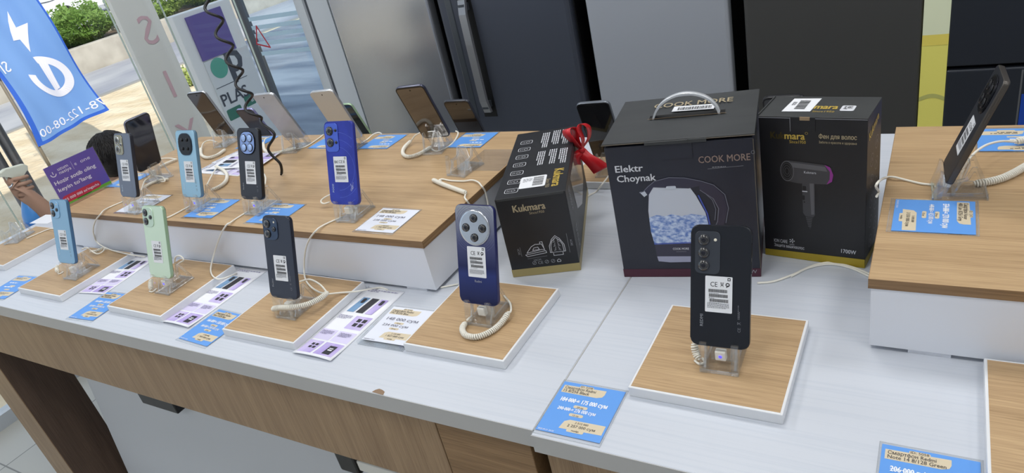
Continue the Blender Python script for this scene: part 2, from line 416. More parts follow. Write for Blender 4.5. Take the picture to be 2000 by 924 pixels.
dr = [(-4.62, 3.73), (-10.6, 8.45), (-10.6, 33.5), (-1.2, 33.5), (-1.2, 3.5), (-4.3, 3.5)]
b.prism(dr, f, -.1, 0.002, mat('driveway_asphalt_dappled', (90, 102, 122), .75, var=((.5, 2.2, 1), (150, 158, 170)))); structure(b.build('driveway'))  # paler patches paint sunlight dappled through leaves into the asphalt colour
structure(slab('ground_far', (-1.2, 3.4, -.6), (30, 60, -.12), SAND))
# planter wall with shrubs
CONC = mat('planter_concrete', (190, 184, 174), .9, var=((3, 3, 3), (170, 164, 154)))
b = MB(); zt = .36
b.box((-14.05, 4.0, -.2), (-13.8, 13.2, zt), CONC, .015); b.box((-16.2, 4.0, -.2), (-16.0, 13.2, zt), CONC, .015)
b.box((-16.0, 4.0, -.2), (-14.05, 4.2, zt), CONC, .01); b.box((-16.0, 13.0, -.2), (-14.05, 13.2, zt), CONC, .01)
pl = thing('planter', 'long low concrete planter wall along the pavement outside', 'planter', (0, 0, 0)); b.build('planter_wall', pl)
b = MB(); b.box((-16.0, 4.2, -.1), (-14.05, 13.0, .28), mat('planter_soil', (96, 78, 58), .95)); b.build('soil', pl)
LEAF = [mat('leaf_%s' % k, c, .6, var=((1.3, 1.3, 1.3), d)) for k, c, d in (('mid', (150, 182, 98), (108, 146, 66)), ('bright', (186, 206, 120), (142, 174, 84)), ('yellow', (214, 222, 140), (166, 186, 96)))]
for m in LEAF:                                # leaves let some light through
    nt = m.node_tree; pb = nt.nodes['Principled BSDF']; ts = nt.nodes.new('ShaderNodeBsdfTranslucent'); mx = nt.nodes.new('ShaderNodeMixShader'); mx.inputs[0].default_value = .4
    ts.inputs[0].default_value = (.42, .55, .16, 1); nt.links.new(pb.outputs[0], mx.inputs[1]); nt.links.new(ts.outputs[0], mx.inputs[2]); nt.links.new(mx.outputs[0], nt.nodes['Material Output'].inputs[0])
BARK = mat('bark', (92, 76, 58), .9)
def bush(c, r, n, m, label, leaf=.048, grp=None):
    t = thing('shrub', label, 'shrub', c, group=grp)
    b = MB(); rnd = random.Random(int(c[1]*100)); k = b.mi(m)
    for i in range(n):
        u, v = rnd.uniform(-1, 1), rnd.uniform(0, 2*PI); q = math.sqrt(1-u*u); rad = rnd.uniform(.55, 1)**.5*(1+.16*math.sin(3*v+u*5))
        p = Vector((q*math.cos(v)*r[0], q*math.sin(v)*r[1], u*r[2] + r[2]*1.05))*1; p = Vector((p.x*rad, p.y*rad, max(.02, p.z*rad)))
        e = Euler((rnd.uniform(-1.1, 1.1), rnd.uniform(-1.1, 1.1), rnd.uniform(0, 6.3))).to_matrix(); l = leaf*rnd.uniform(.7, 1.5)
        b.face([p + e @ Vector(d)*l for d in ((-1, 0, 0), (0, -.45, .12), (1, 0, 0), (0, .45, .12))], m)
    b.build('foliage', t)
    b = MB()
    for i in range(5):
        a = rnd.uniform(0, 6.3); b.tube([(0, 0, -.05), (math.cos(a)*r[0]*.25, math.sin(a)*r[1]*.25, r[2]*.6), (math.cos(a)*r[0]*.5, math.sin(a)*r[1]*.5, r[2]*1.4)], [.03, .02, .008], BARK, 5)
    b.build('stem', t)
bush((-14.95, 5.65, .26), (.80, .58, .30), 5200, LEAF[1], 'low green shrub in the planter just right of the blue flag')
bush((-15.0, 6.9, .26), (.82, .60, .40), 5200, LEAF[0], 'dense mid green shrub in the planter left of the white upright board')
bush((-15.2, 8.35, .26), (.80, .66, .36), 5200, LEAF[0], 'green shrub partly behind the white upright board')
bush((-15.0, 10.0, .26), (.82, .76, .42), 5200, LEAF[1], 'bright green shrub seen between white upright board and purple sign')
bush((-15.2, 11.7, .26), (.82, .78, .36), 5200, LEAF[2], 'pale yellowish shrub above the purple and white sign')
q = Z(377, 166, -.11)
bush((q.x, q.y, -.115), (.17, .13, .13), 350, LEAF[2], 'small dry tuft growing beside the white outdoor sign', .035)
# car parked on the road, behind the shrubs
def car():
    o = Z(172, 6, .35); t = thing('car', 'white car on the road behind the shrubs', 'car', (o.x, o.y, -.12), (0, 0, R_(88)))
    CW = mat('car_white', (232, 234, 240), .25, coat=.6); CG = mat('car_glass', (28, 34, 42), .08)
    low = [(-2.2, .28), (-2.25, .62), (-2.15, .86), (-1.3, .95), (1.0, .95), (2.0, .82), (2.25, .62), (2.22, .28)]
    b = MB(); b.prism(low, Fr((0, .86, 0), (1, 0, 0), (0, 0, 1)), 0, 1.72, CW, .06)
    b.build('body', t)
    b = MB(); up = [(-1.75, .93), (-1.2, 1.42), (.35, 1.45), (1.15, .93)]; b.prism(up, Fr((0, .74, 0), (1, 0, 0), (0, 0, 1)), 0, 1.48, CW, .08); b.build('roof', t)
    for sy in (-1, 1):
        b = MB(); f = Fr((0, .744*-sy, 0), (-sy*-1, 0, 0), (0, 0, 1))
        f = Fr((0, -.742, 0), (1, 0, 0), (0, 0, 1)) if sy > 0 else Fr((0, .742, 0), (-1, 0, 0), (0, 0, 1)); q = 1 if sy > 0 else -1
        b.flat([(-1.5*q, .98), (-1.12*q, 1.36), (-.45*q, 1.38), (-.45*q, .98)], f, .004, CG); b.flat([(-.38*q, .98), (-.38*q, 1.38), (.3*q, 1.38), (.92*q, .98)], f, .004, CG); b.build('side_window', t)
        for x in (-1.4, 1.38):
            b = MB(); f2 = Fr((x, -sy*.70, .32), (sy, 0, 0), (0, 0, 1)); b.lathe([(.2, 0), (.31, 0), (.33, .03), (.33, .17), (.31, .2), (.2, .2)], f2, mat('tyre', (26, 26, 28), .8)); wh = b.build('wheel', t)
            b = MB(); b.lathe([(.2, .19), (.19, .205), (.05, .19), (.04, .21)], f2, CHROME, 10); b.build('hubcap', wh)
    for y in (-.6, .6):
        b = MB(); b.box((2.16, y-.2, .6), (2.262, y+.2, .74), mat('headlamp', (225, 232, 240), .1), .02); b.build('headlamp', t)
    b = MB(); b.box((2.2, -.45, .38), (2.27, .45, .52), BLACK, .02); b.build('grille', t)
car()
# column beside the glass with pale pink letters, seen from behind so they read mirrored
b = MB(); b.box((-3.395, 2.052, -.12), (-3.365, 2.258, CEIL+.2), mat('column_white', (238, 237, 233), .7)); 
for z in (.80, 1.16, 1.5): b.box((-3.3952, 2.0515, z), (-3.3646, 2.2585, z+.0025), mat('column_joint', (232, 232, 230), .7))
col = tagit(b.build('upright_board'), 'white upright board outside the glass with faded pink letters', 'board')
PINK = mat('faded_pink', (222, 186, 195), .6); f = Fr((-3.3625, 2.15, 0), (0, 1, 0), (0, 0, 1)); b = MB()
for ch, y, z, h in (('S', .022, 1.272, .20), ('I', .010, 1.00, .20), ('Y', -.005, .735, .20)):
    b.text(ch, h, f, y+.0, z-h*.37, 0, PINK, 'c', flip=True, bold=.0)
b.build('lettering', col)
# light box sign: purple panel above white ones
xs = -4.6
t = thing('signboard', 'tall outdoor sign with purple panel on top and dark lettering below', 'sign', (xs, 3.4, -.12))
b = MB(); b.box((-.11, -.205, 0), (-.02, .315, 1.296), mat('sign_frame', (226, 228, 230), .5), .006); b.build('sign_box', t)
f = Fr((-.018, -.105, .12), (0, 1, 0), (0, 0, 1)); SW = mat('sign_white', (206, 211, 216), .45)
b = MB(); b.box((-.02, -.115, .1), (-.010, .305, .94), SW); b.build('white_panel', t)
b = MB(); b.box((-.02, -.115, .948), (-.006, .203, 1.263), mat('sign_purple', (84, 66, 148), .45)); b.build('purple_panel', t)
b = MB(); f = Fr((-.0085, 0, .12), (0, 1, 0), (0, 0, 1)); SI = mat('sign_ink', (44, 48, 62), .5); TEAL = mat('sign_teal', (74, 158, 138), .5)
b.flat(circ(.075, 28, -.01, .775-.03), f, 0, TEAL); b.text('p', .33, f, .076, .68, 0, SI, 'l', bold=.03)
b.rect(-.105, .612, .2, .617, f, 0, SI); b.text('PLAS', .125, f, -.10, .475, 0, SI, 'l', bold=.022)
GRN = mat('sign_green', (30, 104, 84), .5); b.flat(rrect(.14, .085, .012, 3, -.03, .40), f, 0, GRN); b.flat(rrect(.1, .085, .012, 3, .14, .44), f, 0, GRN)
b.text('in', .06, f, .15, .42, .001, SW, 'l', bold=.02); b.build('lettering', t)
# blue flag on its pole: printed for the street, so the print reads mirrored from here
XF = -7.5
fl_bl, fl_br = X(75, 287, XF), X(210, 215, XF); lm = X(0, 160, XF); rm = X(68, 0, XF)
dl = (lm-fl_bl); dr_ = (rm-fl_br); dl = dl*(1.95/dl.length); dr_ = dr_*(1.95/dr_.length)
def flagpt(s, q):                               # s 0..1 left to right, q 0..1 bottom to top
    p = (fl_bl + dl*q).lerp(fl_br + dr_*q, s); p = p.copy()
    p.x += .035*math.sin(s*7 + q*2.2) + .03*math.sin(q*9 - s*3) + .02*math.sin(s*15+q*5); p.y += .012*math.sin(q*8+s*3); return p
FB = bpy.data.materials.new('flag_cloth'); FB.use_nodes = True; nt = FB.node_tree; pb = nt.nodes['Principled BSDF']; pb.inputs['Base Color'].default_value = (*lin((128, 172, 236)), 1); pb.inputs['Roughness'].default_value = .7
ts = nt.nodes.new('ShaderNodeBsdfTranslucent'); ts.inputs[0].default_value = (*lin((128, 172, 240)), 1); ms = nt.nodes.new('ShaderNodeMixShader'); ms.inputs[0].default_value = .5
nt.links.new(pb.outputs[0], ms.inputs[1]); nt.links.new(ts.outputs[0], ms.inputs[2]); nt.links.new(ms.outputs[0], nt.nodes['Material Output'].inputs[0])
FE = mat('flag_hem', (40, 92, 196), .7)
def flag():
    t = thing('flag', 'blue flag with white lightning bolt and round emblem hanging outside the glass', 'flag', (0, 0, 0))
    b = MB(); n, m_ = 36, 60; k = b.mi(FB); k2 = b.mi(FE)
    g = [[b.bm.verts.new(flagpt(i/n, j/m_)) for i in range(n+1)] for j in range(m_+1)]
    for j in range(m_):
        for i in range(n):
            f = b.bm.faces.new((g[j][i], g[j][i+1], g[j+1][i+1], g[j+1][i])); f.smooth = True
            f.material_index = k2 if (i < 2 or i > n-2 or j < 1) else k
    b.build('cloth', t)
    pw = mat('flag_print', (226, 226, 240), .7); b = MB()
    def put(px, py):                             # picture of the print -> cloth, a few millimetres towards the shop
        p = X(px, py, XF); v = p-fl_bl; e1 = fl_br-fl_bl; l = None
        s, q = .4, .4
        for _ in range(12):
            a = (fl_bl+dl*q); c = (fl_br+dr_*q); r = p-a.lerp(c, s); ds = c-a; dq = dl.lerp(dr_, s)
            det = ds.y*dq.z-ds.z*dq.y; s += (r.y*dq.z-r.z*dq.y)/det; q += (ds.y*r.z-ds.z*r.y)/det
        o = flagpt(s, q); o.x += .006; return o
    def shape(pts):
        bb = bmesh.new(); bb.faces.new([bb.verts.new((x, y, 0)) for x, y in pts]); bmesh.ops.triangulate(bb, faces=bb.faces)
        bmesh.ops.subdivide_edges(bb, edges=bb.edges, cuts=2, use_grid_fill=True)
        for f in bb.faces: b.face([put(v.co.x, v.co.y) for v in f.verts], pw)
        bb.free()
    shape([(18, 21), (36, 53), (51, 45), (64, 101), (44, 76), (30, 79)])
    C0 = (98, 149)
    def er(a, r): return (C0[0]+math.cos(a)*r*1.02+math.sin(a)*r*.30, C0[1]+math.sin(a)*r*.86+math.cos(a)*r*.10)
    N = 40; a0, a1 = R_(-112), R_(178)
    for i in range(N):
        x, y = a0+(a1-a0)*i/N, a0+(a1-a0)*(i+1)/N
        b.face([put(*er(x, 46)), put(*er(y, 46)), put(*er(y, 31)), put(*er(x, 31))], pw)
    shape([(75, 116), (90, 112), (124, 170), (113, 178)])
    def word(t, p0, p1, h, bold=.01):
        me, x0, x1 = text_mesh(t, bold, 0); dx, dy = (p1[0]-p0[0]), (p1[1]-p0[1]); l = math.hypot(dx, dy); ux, uy = dx/l, dy/l; sc = l/(x1-x0)
        for f in me.polygons:
            b.face([put(p0[0]+ux*(me.vertices[i].co.x-x0)*sc - .51*me.vertices[i].co.y*h, p0[1]+uy*(me.vertices[i].co.x-x0)*sc - .86*me.vertices[i].co.y*h) for i in f.vertices], pw)
    word('78-122-08-00', (204, 203), (76, 270), 24)
    word('SMS', (22, 138), (-22, 158), 34, .03)
    b.build('print', t)
    b = MB(); p0 = fl_bl.copy(); p0.z = -.12; p1 = fl_bl+dl*1.02
    b.tube([p0 + Vector((-.025, .015, 0)), fl_bl + Vector((-.025, .015, 0)), p1 + Vector((-.025, .015, 0))], .016, mat('pole_grey', (128, 118, 104), .5), 10); b.build('pole', t)
flag()
# two grey steel posts of a railing near the glass
for k, (p, lab) in enumerate((((11, 280), 'grey steel post outside, the taller one beside the hand'), ((3, 322), 'grey steel post outside at the left edge'))):
    o = X(*p, -3.75); b = MB(); b.lathe([(.029, 0), (.029, .004), (.0235, .01), (.0235, 1.6), (.018, 1.61)], Fr((-3.75, o.y, -.11), (1, 0, 0), (0, 1, 0)), mat('post_steel', (104, 104, 106), .35, .6), 20)
    tagit(b.build('steel_post'), lab, 'post', 'steel posts outside the glass')
# low building far behind the glass door
b = MB(); b.box((-15, 26, -.12), (4, 30, 4), mat('far_wall', (128, 140, 158), .8)); structure(b.build('far_building'))
# tree beyond the driveway; the dapple on the asphalt is painted in its colour
def tree(c, h, r, n, label):
    t = thing('tree', label, 'tree', c); b = MB(); rnd = random.Random(int(c[1]*7))
    for i in range(n):
        v = Vector((rnd.gauss(0, 1), rnd.gauss(0, 1), rnd.gauss(0, 1))).normalized()*r*rnd.uniform(.35, 1); p = Vector((v.x, v.y, h+v.z*.6))
        e = Euler((rnd.uniform(-1, 1), rnd.uniform(-1, 1), rnd.uniform(0, 6.3))).to_matrix(); l = rnd.uniform(.1, .2)
        b.face([p + e @ Vector(d)*l for d in ((-1, 0, 0), (0, -.5, .1), (1, 0, 0), (0, .5, .1))], LEAF[0])
    b.build('foliage', t); b = MB(); b.tube([(0, 0, 0), (.06, .02, h*.5), (0, 0, h)], [.17, .13, .06], BARK, 8); b.build('trunk', t)
tree((-2.6, 8.2, -.12), 3.6, 1.9, 2200, 'leafy tree standing beside the driveway behind the glass door')

# ------------------------------------------------------------------ refrigerators along the back wall
DK = mat('gap_black', (9, 10, 12), .5)
def fridge(label, x0, x1, y, m, h=1.86, split=None, side=DK, bev=.012):
    t = thing('refrigerator', label, 'refrigerator', ((x0+x1)/2, y, 0)); w2 = (x1-x0)/2
    b = MB(); b.box((-w2+.004, .062, .05), (w2-.004, .62, h-.01), side, .008); b.build('cabinet', t)
    b = MB(); b.box((-w2+.02, .09, 0), (w2-.02, .6, .06), DK); b.build('base', t)
    for lo, hi in ([(.06, h)] if split is None else [(.06, split-.006), (split+.006, h)]):
        b = MB(); b.box((-w2, 0, lo), (w2, .058, hi), m, bev, seg=3); d = b.build('door', t)
    return t, d
SIL = mat('brushed_silver', (176, 181, 190), .2, .75, bump=((400, 3, 3), .02, .0005))
NAVY = mat('dark_graphite_steel', (76, 81, 93), .38, .45); NAVY2 = mat('dark_graphite_trim', (84, 90, 98), .3, .6)
GREY = mat('grey_steel', (176, 181, 190), .42, .35); MATB = mat('matt_black_steel', (68, 68, 67), .5, .15); DKB = mat('blue_black_glass', (50, 54, 62), .34, .3)
fridge('brushed silver refrigerator beside the glass door', -2.558, -1.975, 2.6, SIL)
t, d = fridge('dark graphite refrigerator with a vertical bar handle', -1.93, -1.292, 2.6, NAVY, bev=.02)
HNDL = mat('handle_steel', (150, 152, 156), .3, .6); b = MB(); pa = [(-.165, -.03, .63), (-.163, -.050, .69), (-.160, -.055, .80), (-.160, -.055, .95), (-.162, -.050, 1.08), (-.165, -.03, 1.138)]
for i in range(5):
    p, q = pa[i], pa[i+1]; b.box((0, 0, 0), (1, 1, 1), HNDL, 0, Matrix(((.036, 0, q[0]-p[0], p[0]-.018), (0, .016, q[1]-p[1], p[1]), (0, 0, q[2]-p[2], p[2]), (0, 0, 0, 1))))
for z in (.65, 1.09): b.box((-.18, -.04, z), (-.15, .002, z+.03), NAVY2)
b.build('handle', d); b = MB(); b.box((-.205, -.0012, .60), (-.135, .01, 1.16), DK); b.build('handle_recess_shade', d)  # black strip on the door face stands in for the shadow behind the handle
b = MB(); b.box((-.272, -.004, .07), (-.238, .02, 1.85), NAVY2, .004); b.build('edge_trim', d)
fridge('mid grey steel refrigerator behind the kettle carton', -1.222, -.672, 2.6, GREY)
fridge('matt black refrigerator behind the hair dryer carton', -.618, -.062, 2.6, MATB)
t, d = fridge('blue black refrigerator at the right, split into upper door and lower drawers', .013, .80, 2.6, DKB, split=.7145, bev=.006)
b = MB(); b.box((-.192, -.001, .06), (-.187, .0, .70), mat('seam_grey', (96, 98, 100), .4)); b.build('seam', t)
b = MB(); b.box((-.185, -.0025, .25), (.39, -.0005, .62), mat('sticker_blue', (28, 70, 168), .4)); b.build('blue_sticker', d)
# tall yellow advertising panel between two refrigerators
t = thing('advertising_panel', 'narrow tall yellow panel with grey arc between two dark refrigerators', 'panel', (-.025, 2.615, 0))
YEL = mat('panel_yellow', (238, 230, 118), .5); b = MB(); b.box((-.036, -.012, 0), (.038, .012, 1.9), YEL); b.box((-.05, -.04, 0), (.05, .04, .02), BLACK); b.build('board', t)
b = MB(); f = Fr((0, -.0128, 0), (1, 0, 0), (0, 0, 1)); AR = mat('panel_arc', (190, 190, 112), .5)
zc = .665-.06; o = [(-.036+.074*i/12, zc+.012*math.sin(PI*i/12)) for i in range(13)]
b.flat([(x, z+.014) for x, z in o] + [(x, z) for x, z in o[::-1]], f, 0, AR)
b.rect(-.036, .83, .038, 1.9, f, 0, mat('panel_pale', (232, 238, 204), .5)); b.rect(-.036, .795, .038, .83, f, 0, mat('panel_ochre', (236, 218, 104), .5)); b.build('print', t)

# ceiling lamps
CEILO = bpy.data.objects['ceiling']; DIFU = mat('lamp_diffuser', (250, 250, 250), .5, emit=(245, 250, 255), es=2.2)
for lx in (-2.2, -0.6, 1.0, 2.4):
    for ly in (-1.6, 0.1, 1.7):
        b = MB()
        for a in ((-.31, -.31, -.29, .31), (.29, -.31, .31, .31), (-.29, -.31, .29, -.29), (-.29, .29, .29, .31)): b.box((lx+a[0], ly+a[1], CEIL-.03), (lx+a[2], ly+a[3], CEIL), WHITE)
        b.box((lx-.29, ly-.29, CEIL-.02), (lx+.29, ly+.29, CEIL-.004), DIFU); b.build('light_panel', CEILO)
# ------------------------------------------------------------------ the two display tables
t = thing('display_table', 'long white topped display table with oak apron, left of the seam', 'table', (-1.5, 1.1, 0)); O = Vector((1.5, -1.1, 0))
def part(name, lo, hi, m, par, bev=.0015, off=O):
    b = MB(); b.box(Vector(lo)+off, Vector(hi)+off, m, bev); return b.build(name, par)
top = part('table_top', (-2.53, .5905, .866), (-.4605, 1.632, T), LAM, t)
part('edge_band', (-2.531, .5898, .866), (-.4603, .5908, .8992), LAME, top, 0)
part('seam_strip', (-.4605, .592, .87), (-.4588, 1.63, T-.0007), LAME, top, 0)
part('apron', (-2.40, .598, .700), (-.652, .618, .866), OAKV, t)
lg = part('leg', (-.650, .5975, 0), (-.478, .64, .866), OAKF, t)
lf_ = part('leg', (-2.49, .60, 0), (-2.345, .757, .866), SHOAK, t)
b = MB(); b.box(Vector((-2.4905, .5985, 0))+O, Vector((-2.3447, .6005, .866))+O, OAKV, 0); b.build('lit_front', lf_)  # front of the same oak leg, kept in the lit tone
part('leg', (-.56, .64, 0), (-.50, 1.56, .866), SHOAK, t)
part('leg', (-2.49, 1.44, 0), (-2.345, 1.6, .866), SHOAK, t)
cb = part('cabinet', (-2.04, .73, .04), (-.68, 1.40, .86), CAB, t, .003)
b = MB(); b.prism([(-2.048, .735), (-2.268, .035), (-.672, .035), (-.672, .735)], Fr(Vector((0, .73, 0))+O, (1, 0, 0), (0, 0, 1)), 0, .03, CAB, .001); b.build('front_panel', cb)
part('plinth', (-2.06, .84, 0), (-.72, 1.36, .05), DK, t)
part('pull_rail', (-1.775, .672, .556), (-1.62, .70, .60), BLACK, t, .003)
part('pull_rail', (-1.06, .672, .538), (-1.002, .70, .60), BLACK, t, .006)
part('rail_bar', (-1.002, .676, .552), (-.78, .70, .58), WHITE, t, .002)
e = Y(622, 879, .613); b = MB(); f = Fr(Vector((e.x, .610, .700))+O, (1, 0, 0), (0, 0, 1)); b.prism([(-.010, .004), (.010, .004), (.004, -.008), (-.006, -.014)], f, 0, .002, CHROME); b.build('metal_tab', t)
chip = MB(); e = Z(741, 764, T); f = Fr((e.x-1.5*-1, e.y-1.1, T), (1, 0, 0), (0, 1, 0))
chip.flat([(-.012, 0), (.013, -.001), (.011, .006), (.004, .009), (-.004, .010), (-.009, .006)], Fr((e.x+1.5, .5915-1.1, T), (1, 0, 0), (0, 1, 0)), .0002, mat('chip_board', (142, 118, 96), .9)); chip.build('chipped_spot', top)
t = thing('display_table', 'white topped display table right of the seam', 'table', (.6, 1.1, 0)); O2 = Vector((-.6, -1.1, 0))
top = part('table_top', (-.4585, .5815, .868), (1.7, 1.632, T), LAM, t, off=O2)
part('edge_band', (-.4588, .5808, .868), (1.7, .5817, .8992), LAME, top, 0, off=O2)
part('apron', (-.448, .592, .60), (1.66, .612, .868), OAKV, t, off=O2)
part('leg', (-.456, .612, 0), (-.40, 1.58, .868), SHOAK, t, off=O2); part('leg', (1.6, .612, 0), (1.66, 1.58, .868), SHOAK, t, off=O2)
part('cabinet', (-.2, .8, .04), (1.5, 1.4, .86), CAB, t, .003, off=O2)
part('plinth', (-.16, .84, 0), (1.46, 1.36, .05), DK, t, off=O2)

# risers: oak board on a white box that stands a few millimetres clear of the table
RT = 1.018
def riser(label, x0, x1, y0, y1):
    t = thing('display_riser', label, 'riser', ((x0+x1)/2, (y0+y1)/2, T)); w2, d2 = (x1-x0)/2, (y1-y0)/2
    b = MB(); b.box((-w2+.003, -d2+.001, .007), (w2-.003, d2-.012, .1025), PANEL, .0006); b.build('box', t)
    b = MB(); b.box((-w2, -d2, .1025), (w2, d2, .118), OAK, .0008); tb = b.build('top_board', t)
    b = MB()
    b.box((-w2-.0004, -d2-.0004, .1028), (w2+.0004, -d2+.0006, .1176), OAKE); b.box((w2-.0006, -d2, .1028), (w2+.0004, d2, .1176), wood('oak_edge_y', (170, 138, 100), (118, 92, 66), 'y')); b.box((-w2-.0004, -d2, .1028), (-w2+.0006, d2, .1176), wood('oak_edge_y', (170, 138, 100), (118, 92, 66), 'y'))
    b.build('edge_band', tb)
    for fx in (-w2+.05, -w2*.3, w2*.3, w2-.08):
        for fy in (-d2+.004, d2-.06):
            b = MB(); b.box((fx, fy, 0), (fx+.05, fy+.03, .0075), PANEL); b.build('foot', t)
    return t
riser('long oak topped white riser carrying two rows of phones', -2.135, -.8125, .866, 1.395)
riser('oak topped white riser at the right, beside the hair dryer carton', -.066, .9, .866, 1.384)

# square oak pads with a white rim
PAD = .017
def pad(label, cx, cy, grp, w_=.204, d_=.208, rot=0, m=OAK):
    t = thing('display_pad', label, 'display pad', (cx, cy, T), (0, 0, rot), grp)
    b = MB(); b.box((-w_/2, -d_/2, 0), (w_/2, d_/2, PAD-.0003), WHITEP, .0012); b.build('rim', t)
    b = MB(); b.box((-w_/2+.0035, -d_/2+.0035, PAD-.002), (w_/2-.0035, d_/2-.0035, PAD), m); b.build('oak_face', t)
WHITEP = mat('rim_white', (226, 228, 231), .4); G = 'oak display pads along the front'
pad('oak pad under the black phone with three lenses in a row', -.2495, .793, G, .208, .205)
pad('oak pad under the navy phone with round camera plate', -.666, .8005, G)
pad('oak pad under the dark navy phone, third from the seam', -1.0905, .750, G)
pad('oak pad under the mint green phone', -1.498, .750, G)
pad('oak pad under the pale blue phone at the left front', -1.908, .750, G, .206)
pad('oak pad at the far left carrying an empty clear stand', -2.341, .822, G, .206)
pad('oak pad at the right edge in front of the right riser', .171, .754, G)
G = 'oak display pads along the back'
pad('oak pad behind the iron carton, holding a dark phone', -.64, 1.430, G)
pad('oak pad behind the kettle carton', -.255, 1.430, G)
pad('back oak pad behind the long riser, its right end', -1.055, 1.505, G)
pad('back oak pad behind the long riser, near its middle', -1.42, 1.505, G)
pad('back oak pad behind the long riser, towards its left end', -1.88, 1.505, G)

# ------------------------------------------------------------------ cartons
KRAFT = mat('carton_kraft', (150, 128, 100), .8); CBK = mat('carton_black', (31, 32, 36), .42, var=((14, 14, 14), (26, 27, 31)))
CBT = mat('carton_black_lid', (58, 60, 61), .45, var=((9, 30, 9), (52, 54, 55)))
GOLD = mat('carton_gold_band', (176, 160, 108), .38, .35); GOLDY = mat('carton_yellow_gold', (176, 154, 48), .4, .25); GT = mat('gold_print', (206, 178, 84), .4, .3); GT2 = mat('dull_gold_print', (170, 156, 126), .45)
SP = mat('silver_print', (214, 216, 222), .4); SP2 = mat('grey_print', (150, 152, 158), .5)
def label_bars(b, fr, x0, y0, w_, h_, d, n=34, m=INK, seed=1):
    rnd = random.Random(seed); x = x0
    ws = [rnd.choice((1, 1, 2, 3)) for _ in range(n)]; tot = sum(ws)*1.75
    for q in ws:
        ww = q/tot*w_; b.rect(x, y0, x+ww, y0+h_, fr, d, m); x += ww*1.75
def scribble(b, fr, x0, y0, w_, lh, rows, d, m, seed=0, vertical=False):
    """rows of short dashes: print too small to read in the photograph"""
    rnd = random.Random(seed)
    for r in range(rows):
        x = x0; end = x0 + w_*(1 if r < rows-1 else rnd.uniform(.4, .9))
        while x < end:
            ww = min(rnd.uniform(lh*1.2, lh*4), end-x); y = y0-r*lh*1.9
            b.rect(x, y, x+ww, y+lh, fr, d, m); x += ww+lh*.8
